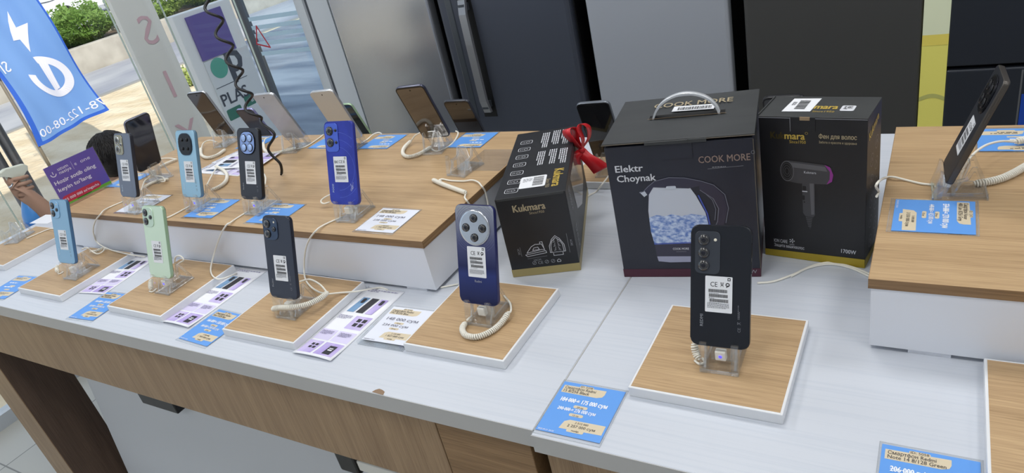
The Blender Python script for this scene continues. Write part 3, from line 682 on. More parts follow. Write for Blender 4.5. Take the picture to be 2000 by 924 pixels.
# iron carton -----------------------------------------------------
def iron_carton():
    w_, d_, h_ = .1315, .330, .168
    t = thing('iron_carton', 'black and gold iron carton with a red ribbon bow on its top', 'box', (-.685, .9455, T+.0004), (0, 0, R_(20.7)))
    b = MB(); b.box((0, 0, 0), (w_, d_, h_), CBK, .0012); b.build('carton', t)
    b = MB(); b.box((-.0004, -.0004, .0003), (w_+.0004, d_+.0004, .0165), GOLD); b.build('gold_band', t)
    f = Fr((0, -.0001, 0), (1, 0, 0), (0, 0, 1)); b = MB()
    b.text('Kukmara', .02, f, .030, .1385, .0004, GT2, 'l', bold=.03, width=.0600); b.text('Since1950', .0075, f, .0585, .1305, .0004, GT2, 'l', width=.028)
    b.build('lettering', t); b = MB()
    # iron seen from the side and from below, with measuring lines
    iron = [(.037, .050), (.066, .0545), (.072, .0535), (.068, .0665), (.060, .0665), (.056, .067), (.048, .063), (.041, .055)]
    b.line([(.034, .046), (.037, .0425), (.0745, .0465), (.0735, .051), (.034, .0465)], .0011, f, .0004, SP); b.line(iron, .0011, f, .0004, SP, closed=True)
    b.line([(.049, .0545), (.052, .0595), (.060, .0605), (.062, .0555)], .001, f, .0004, SP, closed=True); b.line([(.065, .0665), (.0655, .071), (.070, .071), (.0715, .053)], .001, f, .0004, SP)
    for k in (1, .8):
        c = [(.096 + .0145*k*math.sin(a)*(1 if abs(a) < 1.6 else 1), .047 + .022*k*math.cos(a)) for a in [R_(x) for x in range(-100, 101, 20)]]
        c = [(.0815+.0145*(1-k), .0455), (.082+.0145*(1-k), .060), (.0885, .0735-.004*(1-k)*5), (.096, .0805-.004*(1-k)*5), (.1035, .0735-.004*(1-k)*5), (.110-.0145*(1-k), .060), (.1105-.0145*(1-k), .0455)]
        b.line(c, .0010, f, .0004, SP, closed=True)
    b.line([(.087, .044), (.087, .0385), (.105, .0385), (.105, .044)], .001, f, .0004, SP)
    for i in range(9): b.line([(.090+.0015*(i % 3), .049+.003*i), (.0935, .0505+.003*i)], .0007, f, .0004, SP); b.line([(.1025-.0015*(i % 3), .049+.003*i), (.0985, .0505+.003*i)], .0007, f, .0004, SP)
    for a, c in (((.026, .0445), (.026, .064)), ((.118, .0415), (.118, .082)), ((.036, .0375), (.074, .0395))): b.line([a, c], .0005, f, .0004, SP2)
    b.text('10CM', .006, f, .0475, .031, .0004, SP2); v = Fr((0, -.0005, 0), (0, 0, 1), (-1, 0, 0)); b.text('20CM', .0055, v, .048, -.024, 0, SP2); b.text('28CM', .0055, v, .055, -.126, 0, SP2)
    for i, x in enumerate((.047, .058, .071, .083, .0945)):
        if i == 1: b.text('CE', .0085, f, x-.004, .0235, .0004, SP2)
        elif i == 4: b.line([(x-.003, .0240), (x+.003, .0240), (x+.0035, .027), (x, .030), (x-.0035, .027)], .0009, f, .0004, SP, closed=True)
        else:
            b.line(circ(.0035, 12, x, .027), .0008, f, .0004, SP2, closed=True); b.line([(x-.0022, .0245), (x+.0022, .0295)], .0008, f, .0004, SP2)
    b.build('iron_drawing', t)
    # top: icons down the left, lines of small print, gold name reading across
    f = Fr((0, 0, h_+.0001), (1, 0, 0), (0, 1, 0)); b = MB()
    for i in range(7):
        y = .030+i*.040; b.line(rrect(.025, .018, .004, 3, .028, y), .0011, f, .0003, SP, closed=True)
        b.line(circ(.004, 10, .031, y), .0007, f, .0003, SP, closed=True); b.line([(.020, y-.004), (.020, y+.004)], .0007, f, .0003, SP); b.line([(.0235, y-.003), (.0235, y+.003)], .0007, f, .0003, SP)
    b.build('icons', t); b = MB(); g = Fr((0, 0, h_+.0001), (0, -1, 0), (1, 0, 0))
    for k, (y0, x0, ln) in enumerate(((.315, .105, .085), (.315, .085, .08), (.31, .062, .085), (.205, .108, .075), (.208, .086, .075), (.205, .062, .07))):
        scribble(b, g, -y0, x0+.012, ln, .0023, 4, .0003, SP, seed=k+3)
    b.text('Kukmara', .026, g, -.103, .104, .0003, GT, 'l', bold=.03, width=.077); b.text('Since 1950', .011, g, -.062, .092, .0003, GT2, 'l', width=.037)
    b.build('top_print', t)
    b = MB(); b.prism(rrect(.050, .050, .004, 3, .066, .058), f, .0002, .0006, STICK); st = b.build('barcode_sticker', t)
    b = MB(); g2 = Fr((0, 0, h_+.0008), (1, 0, 0), (0, 1, 0)); scribble(b, g2, .046, .073, .018, .0014, 6, 0, INKG, 5)
    rnd = random.Random(4); y = .040
    while y < .078:
        q = rnd.choice((.0006, .001, .0016)); b.rect(.066, y, .086, y+q, g2, 0, INK); y += q*1.9
    b.build('barcode', st)
    # right side: window onto the pale inside, print below it
    f = Fr((w_+.0001, 0, 0), (0, 1, 0), (0, 0, 1)); b = MB()
    b.flat([(.085, .152), (.30, .150), (.285, .060), (.19, .045), (.11, .075)], f, .0004, mat('carton_window', (120, 116, 114), .08, .3)); b.build('window_film', t)
    b = MB(); h = Fr((w_+.0006, 0, 0), (0, 0, -1), (0, 1, 0)); scribble(b, h, -.155, .05, .05, .003, 4, .0001, SP2, 9); scribble(b, h, -.075, .05, .05, .003, 4, .0001, SP2, 11); b.build('side_print', t)
    b = MB(); b.box((.004, -.0012, h_-.004), (w_-.004, .0003, h_+.0006), CBT); b.build('lid_lip', t)
    return t
iron_carton()
# ribbon bow on the far right corner of the iron carton
def bow():
    c = Z(1136, 292, 1.045); t = thing('ribbon_bow', 'glossy red ribbon bow on the corner of the iron carton', 'bow', (c.x, c.y, 1.0))
    RB = mat('red_ribbon', (206, 32, 40), .35, sheen=1); 
    Mi = Matrix.Rotation(R_(35), 3, 'Z')
    def strip(name, path, wd, ex):
        b = MB(); k = b.mi(RB); P = smoothpath(path, 6); e = Vector(ex)
        for dd in (0,):
            va = []
            for i, p in enumerate(P):
                q = i/(len(P)-1); ww = wd(q); va.append((b.bm.verts.new(p-e*ww), b.bm.verts.new(p+e*ww)))
            for A, B in zip(va, va[1:]):
                f = b.bm.faces.new((A[0], A[1], B[1], B[0])); f.material_index = k; f.smooth = True
        o = b.build(name, t); md = o.modifiers.new('thick', 'SOLIDIFY'); md.thickness = .0008; md.offset = 0
    kn = Vector((0, 0, .044)); r = Vector((.84, .54, 0)).normalized(); fw = Vector((.45, -.80, .35)).normalized(); up = Vector((0, 0, 1))
    def P(a, b_, c_): return kn + r*a + up*b_ + fw*c_
    strip('loop', [P(0, 0, .002), P(-.012, .018, .012), P(-.024, .040, .012), P(-.022, .052, .002), P(-.008, .048, -.004), P(-.006, .024, -.006), P(0, .004, -.004)], lambda q: .006+.009*math.sin(PI*q), (fw*.9+r*.55).normalized())
    strip('loop', [P(0, 0, .002), P(.006, .022, .012), P(.002, .046, .012), P(.010, .056, .002), P(.022, .046, -.006), P(.020, .024, -.010), P(.003, .004, -.004)], lambda q: .006+.010*math.sin(PI*q), (fw*.9-r*.35).normalized())
    strip('tail', [P(0, 0, .004), P(.006, -.016, .012), P(.020, -.034, .014), P(.034, -.054, .010)], lambda q: .008+.011*q, (r*.9+up*.25).normalized())
    strip('tail', [P(0, 0, .003), P(-.010, -.008, .010), P(-.018, -.018, .010), P(-.020, -.028, .006)], lambda q: .009+.005*q, (r*.9-up*.3).normalized())
    b = MB(); v = bmesh.ops.create_icosphere(b.bm, subdivisions=2, radius=.0075, matrix=Matrix.Translation(kn+fw*.004))
    b.mi(RB)
    for f in b.bm.faces: f.smooth = True
    b.build('knot', t)
bow()
# kettle carton ---------------------------------------------------
def kettle_carton():
    w_, d_, h_ = .2335, .203, .253
    t = thing('kettle_carton', 'large black electric kettle carton with white carrying handle', 'box', (-.4705, .9835, T+.0004), (0, 0, R_(9.7)))
    KB = mat('kettle_carton_black', (38, 40, 52), .42, var=((9, 9, 9), (33, 35, 46)))
    b = MB(); b.box((0, 0, 0), (w_, d_, h_), KB, .0015); b.build('carton', t)
    b = MB(); b.box((-.0004, -.0004, .0003), (w_+.0004, d_+.0004, .0165), mat('carton_maroon', (74, 30, 48), .45)); b.build('maroon_band', t)
    # lid, a little lifted at the front
    b = MB(); b.box((-.003, -.003, h_+.001), (w_+.003, d_+.003, h_+.004), CBT, .0006, Matrix.Translation((0, 0, 0)) @ Matrix.Rotation(R_(-.7), 4, 'X') @ Matrix.Translation((0, 0, .003))); ld = b.build('lid', t)
    b = MB(); b.box((-.003, -.0034, h_+.0054), (w_+.003, -.0026, h_+.0064), mat('cut_edge', (104, 96, 84), .8)); b.build('cut_edge', ld)
    b = MB(); b.box((.068, -.0042, h_+.001), (.138, -.001, h_+.0065), CBT, .0005)
    b.box((.095, -.0012, h_-.026), (.142, -.0003, h_+.002), KB); b.box((.136, -.0042, h_+.001), (.165, -.001, h_+.0065), CBT); b.build('tuck_flap', t)
    f = Fr((0, 0, h_+.0072), (1, 0, 0), (0, 1, 0)); b = MB()
    b.rect(.060, .098, .186, .113, f, .0003, mat('slot_black', (12, 12, 13), .8)); b.line([(.058, .097), (.188, .097)], .0012, f, .0005, KRAFT); b.build('handle_slot', ld)
    b = MB(); hp = [(.066, 0), (.071, .012), (.082, .026), (.098, .036), (.120, .041), (.142, .038), (.160, .029), (.172, .015), (.177, 0)]
    hp = smoothpath([Vector((x, .1045, h_+.004+z)) for x, z in hp], 4); HW = mat('handle_white', (216, 220, 226), .3, trans=.25); k = b.mi(HW); pr = None
    for i, p in enumerate(hp):
        tg = (hp[min(i+1, len(hp)-1)]-hp[max(i-1, 0)]).normalized(); n = Vector((-tg.z, 0, tg.x)); hw = .006
        q = [b.bm.verts.new(p+n*s1*.0016+Vector((0, s2*hw, 0))) for s1, s2 in ((1, -1), (1, 1), (-1, 1), (-1, -1))]
        if pr:
            for j in range(4): ff = b.bm.faces.new((pr[j], pr[(j+1) % 4], q[(j+1) % 4], q[j])); ff.material_index = k; ff.smooth = j in (0, 2)
        pr = q
    b.build('handle', t)
    b = MB(); b.text('COOK MORE', .030, f, .060, .150, .0004, GT2, 'l', width=.135, bold=.01); b.build('lid_print', ld)
    b = MB(); b.prism([(.095, .124), (.166, .120), (.168, .144), (.097, .148)], f, .0004, .0008, STICK); st = b.build('barcode_sticker', ld)
    b = MB(); g = Fr(f.p(.104, .128, .001), (1, -.05, 0), (0, 1, 0)); label_bars(b, g, 0, 0, .058, .013, 0, 30, seed=6); b.build('barcode', st)
    # front picture
    f = Fr((0, -.0004, 0), (1, 0, 0), (0, 0, 1)); b = MB()
    b.text('Elektr', .0175, f, .0140, .2085, .0004, SP, 'l', bold=.022, width=.046, vsq=1); b.text('Choynak', .0175, f, .0145, .1905, .0004, SP, 'l', bold=.022, width=.0645)
    b.build('title_lettering', t); b = MB(); b.text('COOK MORE', .0165, f, .150, .2165, .0004, mat('rose_gold_print', (150, 130, 120), .4, .1), 'l', width=.078, bold=.012); b.text('®', .008, f, .2295, .2265, .0004, SP2)
    b.line([(.163, .2055), (.217, .2075)], .0005, f, .0004, SP2); scribble(b, f, .170, .2075, .04, .0012, 1, .0006, SP2, 3); b.build('brand_lettering', t); b = MB(); b.text('2200W', .010, f, .196, .0075, .0006, SP2, 'l', width=.032); b.build('power_lettering', t)
    # printed kettle: glass body, water, lid, handle, base
    f = Fr((-.010, -.0004, .0088), (1, 0, 0), (0, 0, 1))
    gl = [(.0725, .0585), (.0690, .085), (.0695, .125), (.0745, .158), (.0800, .1705), (.140, .1695), (.1505, .150), (.163, .118), (.1665, .090), (.1645, .0605)]
    b = MB(); b.flat(gl, f, .0004, mat('picture_glass', (196, 202, 214), .4))
    b.flat([(.0725, .0585), (.0690, .085), (.0692, .112), (.083, .117), (.095, .1135), (.108, .1175), (.124, .113), (.140, .1165), (.164, .112), (.1665, .090), (.1645, .0605)], f, .0006, mat('picture_water', (98, 130, 196), .4, var=((120, 120, 170), (204, 218, 240))))
    b.line([(.0725, .0600), (.1645, .0618)], .002, f, .0009, mat('picture_rim_blue', (64, 84, 170), .3)); b.line([(.1545, .150), (.166, .116), (.169, .088), (.167, .062)], .0024, f, .0009, mat('picture_rim_blue', (64, 84, 170), .3))
    b.build('kettle_picture_glass', t)
    PD = mat('picture_dark', (52, 50, 68), .3); PG = mat('picture_grey_line', (112, 114, 128), .4); b = MB()
    b.flat([(.0735, .0345), (.0725, .0590), (.1645, .0610), (.1650, .0335)], f, .0005, PD)
    b.flat([(.0755, .0245), (.0740, .0345), (.1650, .0335), (.164, .0265), (.140, .0225), (.095, .0220)], f, .0006, mat('picture_base_light', (160, 162, 184), .4))
    b.flat([(.0590, .1600), (.0660, .1615), (.0745, .1700), (.0860, .1790), (.110, .1845), (.135, .1825), (.160, .1755), (.160, .168), (.140, .1640), (.083, .1690), (.0720, .1525), (.066, .157)], f, .0007, PD)
    b.line([(.0590, .1600), (.0660, .1625), (.0745, .1710), (.0860, .1800), (.110, .1855), (.135, .1835), (.160, .1765), (.180, .168), (.196, .150), (.2000, .125), (.194, .098)], .0012, f, .0010, PG)
    b.flat([(.0590, .1615), (.068, .163), (.0715, .156), (.066, .152)], f, .0008, mat('picture_glass', (196, 202, 214), .4))
    hd = [(.158, .176), (.180, .1665), (.1945, .149), (.1985, .125), (.192, .098), (.181, .0785), (.170, .074), (.181, .101), (.1845, .125), (.1775, .1435), (.157, .1600)]
    b.flat(hd, f, .0008, PD); b.line([(.158, .1600), (.1775, .1435), (.1845, .125), (.181, .101), (.172, .082)], .0012, f, .0011, PG); b.line([(.165, .1545), (.176, .141), (.180, .124), (.177, .104)], .001, f, .0011, PG)
    b.text('COOK MORE', .006, f, .103, .0475, .0010, SP, 'l', width=.027, bold=.015); b.rect(.108, .0435, .125, .0440, f, .0010, SP2)
    b.flat(rrect(.016, .006, .002, 3, .112, .167), f, .0010, mat('picture_glass', (196, 202, 214), .4)); b.build('kettle_picture_trim', t)
    b = MB(); b.box((w_-.0003, .0, .001), (w_+.0006, .0012, h_-.002), mat('cut_edge', (104, 96, 84), .8)); b.build('worn_edge', t)
kettle_carton()
# hair dryer carton -----------------------------------------------
def dryer_carton():
    w_, d_, h_ = .1605, .088, .2585
    t = thing('hair_dryer_carton', 'black hair dryer carton with gold lettering beside the right riser', 'box', (-.247, 1.0945, T+.0004), (0, 0, R_(-7.6)))
    DB = mat('dryer_carton_black', (29, 29, 32), .4, var=((9, 9, 9), (25, 25, 28)))
    b = MB(); b.box((0, 0, 0), (w_, d_, h_), DB, .001); b.build('carton', t)
    b = MB(); b.flat([(0, 0), (w_, 0), (w_, .0165), (0, .0125)], Fr((0, -.0002, .0003), (1, 0, 0), (0, 0, 1)), .0003, GOLDY)
    b.flat([(0, 0), (d_, 0), (d_, .010), (0, .0165)], Fr((w_+.0002, 0, .0003), (0, 1, 0), (0, 0, 1)), .0003, GOLDY); b.build('gold_band', t)
    b = MB(); b.box((0, 0, h_), (w_, d_, h_+.0012), CBT, .0004); b.box((-.002, .004, h_+.0002), (0, d_-.004, h_+.003), CBT); ld = b.build('lid', t)
    b = MB(); b.box((.050, -.0011, h_-.022), (.087, -.0002, h_+.0005), DB); b.box((.064, -.0014, h_-.004), (.079, .0006, h_+.0012), KRAFT); b.line([(.0495, .236), (.0495, .2585)], .0006, Fr((0, -.0012, 0), (1, 0, 0), (0, 0, 1)), 0, SP2); b.line([(.0005, .2575), (.160, .2575)], .0008, Fr((0, -.0006, 0), (1, 0, 0), (0, 0, 1)), 0, SP2); b.build('tuck_flap', t)
    f = Fr((0, 0, h_+.0014), (1, 0, 0), (0, 1, 0)); b = MB(); b.prism([(.030, .020), (.073, .022), (.075, .078), (.033, .076)], f, .0002, .0005, STICK); st = b.build('barcode_sticker', ld)
    b = MB(); rnd = random.Random(3); y = .03; q = Fr(f.p(0, 0, .0008), f.r, f.u)
    while y < .068: s_ = rnd.choice((.0006, .001, .0016)); b.rect(.046, y, .062, y+s_, q, 0, INK); y += s_*1.9
    scribble(b, q, .037, .06, .006, .001, 8, 0, INKG, 2); b.build('barcode', st)
    b = MB(); b.text('mara', .025, f, .075, .034, .0003, GT, 'l', bold=.03, width=.034); b.text('Since1950', .009, f, .076, .020, .0003, GT, 'l', width=.032); b.prism(rrect(.020, .022, .003, 3, .124, .038), f, .0002, .0004, SP); scribble(b, Fr(f.p(0, 0, .0006), f.r, f.u), .118, .044, .012, .0018, 4, 0, INK, 8); b.build('lid_print', ld)
    f = Fr((0, -.0005, 0), (1, 0, 0), (0, 0, 1)); b = MB()
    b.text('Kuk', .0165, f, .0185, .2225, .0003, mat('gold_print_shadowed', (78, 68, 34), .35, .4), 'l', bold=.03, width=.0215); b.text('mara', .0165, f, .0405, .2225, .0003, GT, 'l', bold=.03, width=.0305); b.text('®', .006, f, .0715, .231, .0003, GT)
    b.text('Since1950', .0075, f, .0475, .2155, .0003, GT, 'l', width=.025); b.text('Фен для волос', .0105, f, .092, .2255, .0003, GT2, 'l', bold=.02, width=.054)
    b.text('Забота о красоте и здоровье', .0055, f, .092, .2175, .0003, GT2, 'l', width=.054, bold=.01)
    b.build('gold_lettering', t); b = MB()
    b.text('ION CARE', .0095, f, .0165, .0290, .0003, SP, 'l', width=.0225); b.text('Защита вашихволос', .0085, f, .0165, .0205, .0003, SP, 'l', width=.050)
    b.build('small_print', t); b = MB(); b.text('1700W', .0105, f, .125, .0245, .0003, SP, 'l', width=.0225, bold=.01)
    b.build('power_lettering', t); b = MB()
    for a in range(5):
        x, y = .0465+.0035*math.cos(a*1.257), .035+.0035*math.sin(a*1.257); b.flat(circ(.0011, 8, x, y), f, .0003, SP); b.line([(.0465, .035), (x, y)], .0006, f, .0003, SP)
    b.text('IONIC', .003, f, .0465, .0268, .0003, SP, 'c'); b.build('ion_symbol', t)
    # printed dryer: barrel, grille, magenta tail, handle, cord guard
    DG = mat('picture_gunmetal', (66, 66, 70), .35); DL = mat('picture_gunmetal_light', (98, 98, 102), .35); b = MB()
    b.flat([(.034, .171), (.0365, .181), (.045, .1855), (.102, .181), (.110, .176), (.113, .165), (.111, .153), (.104, .1475), (.060, .1455), (.043, .148), (.036, .157)], f, .0003, DG)
    b.flat([(.046, .1825), (.101, .178), (.104, .170), (.044, .174)], f, .0005, DL)
    b.flat([(.100, .1812), (.108, .178), (.113, .165), (.111, .153), (.103, .1475), (.1075, .157), (.108, .170)], f, .0006, mat('picture_magenta', (140, 50, 138), .35))
    b.flat(circ(.0110, 24, .0425, .1665, .0185), f, .0006, DL); b.flat(circ(.0095, 24, .0425, .1665, .0165), f, .0008, mat('picture_black', (20, 20, 22), .4))
    for r in (.35, .6, .85): b.line(circ(.0095*r, 20, .0425, .1665, .0165*r), .0005, f, .0010, DL, closed=True)
    b.flat([(.0655, .1465), (.085, .1480), (.085, .090), (.082, .0855), (.070, .086), (.066, .092)], f, .0005, DG); b.flat([(.077, .147), (.0835, .1475), (.0835, .091), (.079, .090)], f, .0006, DL)
    b.flat([(.070, .0855), (.081, .0855), (.0785, .066), (.0765, .061), (.0745, .066)], f, .0005, mat('picture_black2', (44, 44, 48), .4))
    for i in range(6): b.line([(.0705+.0007*i, .0835-.0032*i), (.0807-.0005*i, .0835-.0032*i)], .0007, f, .0007, DL)
    b.flat(rrect(.0055, .0075, .001, 2, .069, .138), f, .0007, mat('picture_black', (20, 20, 22), .4)); b.flat(rrect(.0035, .0085, .001, 2, .0675, .1205), f, .0007, mat('picture_black', (20, 20, 22), .4)); b.flat(circ(.0014, 10, .0685, .1125), f, .0007, mat('picture_black', (20, 20, 22), .4))
    b.text('Kukmara', .006, f, .069, .1645, .0008, SP, 'l', width=.0185); b.rect(.0655, .1313, .0735, .1328, f, .0008, SP); b.build('dryer_picture', t)
    f = Fr((w_+.0002, 0, 0), (0, 1, 0), (0, 0, 1)); b = MB(); b.text('Kukmara', .020, Fr(f.p(.010, .220), (0, 1, .25), (0, -.25, 1)), 0, 0, .0004, GT, 'l', width=.06, bold=.02)
    for i in range(6):
        for x, y in (((.030, .180-i*.036), (.060, .198-i*.036)),):
            for (cx, cy) in (x, y):
                b.line(circ(.0105, 16, cx, cy), .0006, f, .0003, SP2, closed=True); b.line([(cx-.004, cy-.003), (cx, cy+.004), (cx+.004, cy-.003)], .0008, f, .0003, SP2)
    b.build('side_print', t)
dryer_carton()

# ------------------------------------------------------------------ price cards in clear holders
BLUE = mat('card_blue', (96, 156, 230), .45); CREAM = mat('card_cream', (214, 200, 172), .5); CARDW = mat('card_white', (226, 230, 242), .5)
def price_card(label, loc, rot=0, kind='blue', rows=None, glare=False, plies=1, w_=.1035, h_=.113, group='price cards'):
    t = thing('price_card', label, 'price card', loc, (0, 0, rot), group)
    bgm, fg = (BLUE, mat('card_text_white', (240, 244, 250), .5)) if kind == 'blue' else (CARDW, mat('card_text_grey', (126, 128, 144), .5)); dk = mat('card_text_dark', (86, 80, 76), .5)
    z0 = .0006
    for k in range(plies): 
        b = MB(); q = .0015*(plies-1-k)
        b.box((-w_/2+.002*k*(-1)**k, -q, k*.0012), (w_/2+.002*k*(-1)**k, h_, k*.0012+.0008), SHEET, .0002); z0 = k*.0012+.0009; e_ = .002*k*(-1)**k; b.line([(-w_/2-e_+.0005, -q+.0005), (w_/2+e_-.0005, -q+.0005), (w_/2+e_-.0005, h_-.0005), (-w_/2-e_+.0005, h_-.0005)], .0011, Fr((0, 0, k*.0012+.00085), (1, 0, 0), (0, 1, 0)), 0, ACRE, closed=True); b.build('holder', t)
    if kind == 'empty': return t
    m0 = .003; x0, x1, y0, y1 = -w_/2+m0, w_/2-m0, .0065, h_-.004; W_, H_ = x1-x0, y1-y0
    b = MB(); b.box((x0, y0, z0), (x1, y1, z0+.0002), bgm); b.build('card', t)
    f = Fr((x0, y0, z0+.0003), (1, 0, 0), (0, 1, 0)); b = MB()
    b.flat([(.04*W_, .93*H_), (.04*W_, .78*H_), (.62*W_, .78*H_), (.70*W_, .81*H_), (.72*W_, .86*H_), (.72*W_, .945*H_)], f, 0, CREAM)
    b.flat(rrect(.22*W_, .05*H_, .02*W_, 3, .40*W_, .945*H_), f, .0001, CREAM)
    b.flat([(.32*W_, .11*H_), (.97*W_, .13*H_), (.97*W_, .30*H_), (.42*W_, .29*H_), (.35*W_, .25*H_)], f, 0, CREAM); b.flat(rrect(.26*W_, .06*H_, .02*W_, 3, .58*W_, .105*H_), f, .0001, CREAM)
    for y in (.505, .345): b.flat(rrect(.22*W_, .055*H_, .025*W_, 4, .47*W_, y*H_+.004), f, 0, CREAM)
    b.build('cream_panels', t)
    b = MB(); L = rows or {}
    d = .0002
    def ln(s, size, x, y, m, al='l', bold=.015, wd=None): b.text(s, size, f, x*W_, y*H_, d, m, al, bold=bold, width=wd and wd*W_)
    if rows:
        ln(L['id'], .0055, .40, .928, dk, 'c'); ln(L['t1'], .0078, .07, .862, dk, 'l', .015, L.get('w1', .50)); ln(L['t2'], .0078, .07, .798, dk, 'l', .015, L.get('w2', .42))
        if L.get('a'):
            ln(L['a'], .0115, .11, .61, fg, 'l', .03, .74); ln(L['b'], .0092, .14, .44, fg, 'l', .02, .60)
            if kind == 'blue': b.line([(.11*W_, .645*H_), (.40*W_, .645*H_)], .0009, f, d+.0001, fg); b.line([(.14*W_, .465*H_), (.36*W_, .465*H_)], .0008, f, d+.0001, fg)
            ln(L.get('m1', '24 oy'), .0045, .47, .522, dk, 'c'); ln(L.get('m2', '12 oy'), .0045, .47, .362, dk, 'c'); ln(L['c1'], .0050, .62, .235, dk, 'c'); ln(L['c2'], .0068, .64, .165, dk, 'c'); ln('naqdga', .0042, .58, .095, dk, 'c')
            ln(L.get('date', '2025.09.21 20:22'), .0036, .03, .02, fg)
    else:
        scribble(b, f, .10*W_, .89*H_, .45*W_, .0022, 2, d, dk, 2); scribble(b, f, .14*W_, .66*H_, .66*W_, .0040, 1, d, fg, 4); scribble(b, f, .17*W_, .48*H_, .52*W_, .0034, 1, d, fg, 5)
        scribble(b, f, .42*W_, .22*H_, .4*W_, .0024, 2, d, dk, 6)
    b.build('lettering', t)
    return t
TC = T+.0002; RC = RT+.0002
def smart(t2, a, b_, c1, c2, id_='ID: 5208', t1='Смартфон Redmi'): return dict(id=id_, t1=t1, t2=t2, a=a, b=b_, c1=c1, c2=c2)
price_card('large blue price card at the seam, front edge of the right table', (-.408, .586, TC), R_(.6), rows=smart('15 8/256 Black', '184 000 = 175 000 сум', '290 000 = 276 000 сум', '2 512 000', '2 257 000 сум'))
price_card('blue price card at the bottom right, cut by the picture edge', (.0155, .5805, TC), 0, rows=dict(smart('Note 14 8/128 Green', '206 000 = 198 000 сум', '322 000 = 310 000 сум', '2 780 000', '2 540 000 сум', 'ID: 5058'), w2=.60))
price_card('white price cards stacked beside the oak pad of the navy round camera phone', (-.823, .696, TC), R_(1.5), 'white', smart('14C 8/256 Blue', '148 000 сум', '234 000 сум', '2 120 000', '1 827 000 сум', 'ID: 5102'), plies=4)
price_card('blue price card between brochure and the pad of the dark navy phone', (-1.2505, .604, TC), R_(-3), rows=smart('Note 14 8/256 Black', '166 000 = 158 000 сум', '260 000 = 248 000 сум', '2 240 000', '1 950 000 сум', 'ID: 5061'))
price_card('blue price card left of the pad of the mint green phone', (-1.654, .599, TC), R_(4), w_=.098, h_=.114, rows=smart('Note 14 8/128 Green', '166 000 = 158 000 сум', '260 000 = 248 000 сум', '2 240 000', '1 950 000 сум', 'ID: 5060'))
price_card('blue price card at the left picture edge before the pale blue phone pad', (-2.080, .603, TC), R_(6), rows=None)
R2 = 'blue price cards on the long riser'
price_card('pale price card below the grey phone on the long riser', (-1.795, .880, RC), R_(2), 'white', None, w_=.112, h_=.110)
price_card('blue price card in front of the sky blue phone', (-1.510, .882, RC), R_(2), w_=.108, h_=.104)
price_card('blue price card in front of the black phone with light blue lenses', (-1.278, .878, RC), R_(1), w_=.108, h_=.102)
price_card('white price card at the front right corner of the long riser', (-.9475, .879, RC), R_(0), 'white', smart('14C 4/128 Blue', '148 000 сум', '238 000 сум', '1 990 000', '1 790 000 сум', 'ID: 5103'), w_=.105, h_=.105)
def flipped(label, x, y, **k): return price_card(label, (x, y, RC), PI, **k)
flipped('blue price card at the back edge behind the violet blue phone', -1.279, 1.388, w_=.104, h_=.102)
flipped('blue price card at the back edge right of the brown screened phone', -.990, 1.394, w_=.104, h_=.102)
flipped('blue price card at the back edge left of the phone with painted cream reflection', -1.475, 1.392, w_=.104, h_=.102)
flipped('blue price card at the back edge behind the sky blue phone', -1.79, 1.392, w_=.104, h_=.102)
price_card('empty clear card holder at the right end of the long riser', (-.868, 1.170, RC), 0, 'empty', w_=.105)
price_card('blue price card behind the slate grey phone, left end of the long riser', (-2.058, 1.014, RC), R_(2), w_=.104, h_=.10)
price_card('blue price card turned sideways below the phone on the right riser', (-.055, 1.043, RC), R_(-90), rows=dict(id='ID: 1247', t1='Смартфон Honor', t2='400 Lite 8/256 Grey', a='274 000 = 270 000 сум', b='448 000 = 425 000 сум', c1='3 690 000', c2='3 550 000 сум', w2=.55))
price_card('blue price card at the right edge of the right riser', (.108, 1.372, RC), PI, w_=.104, h_=.104)

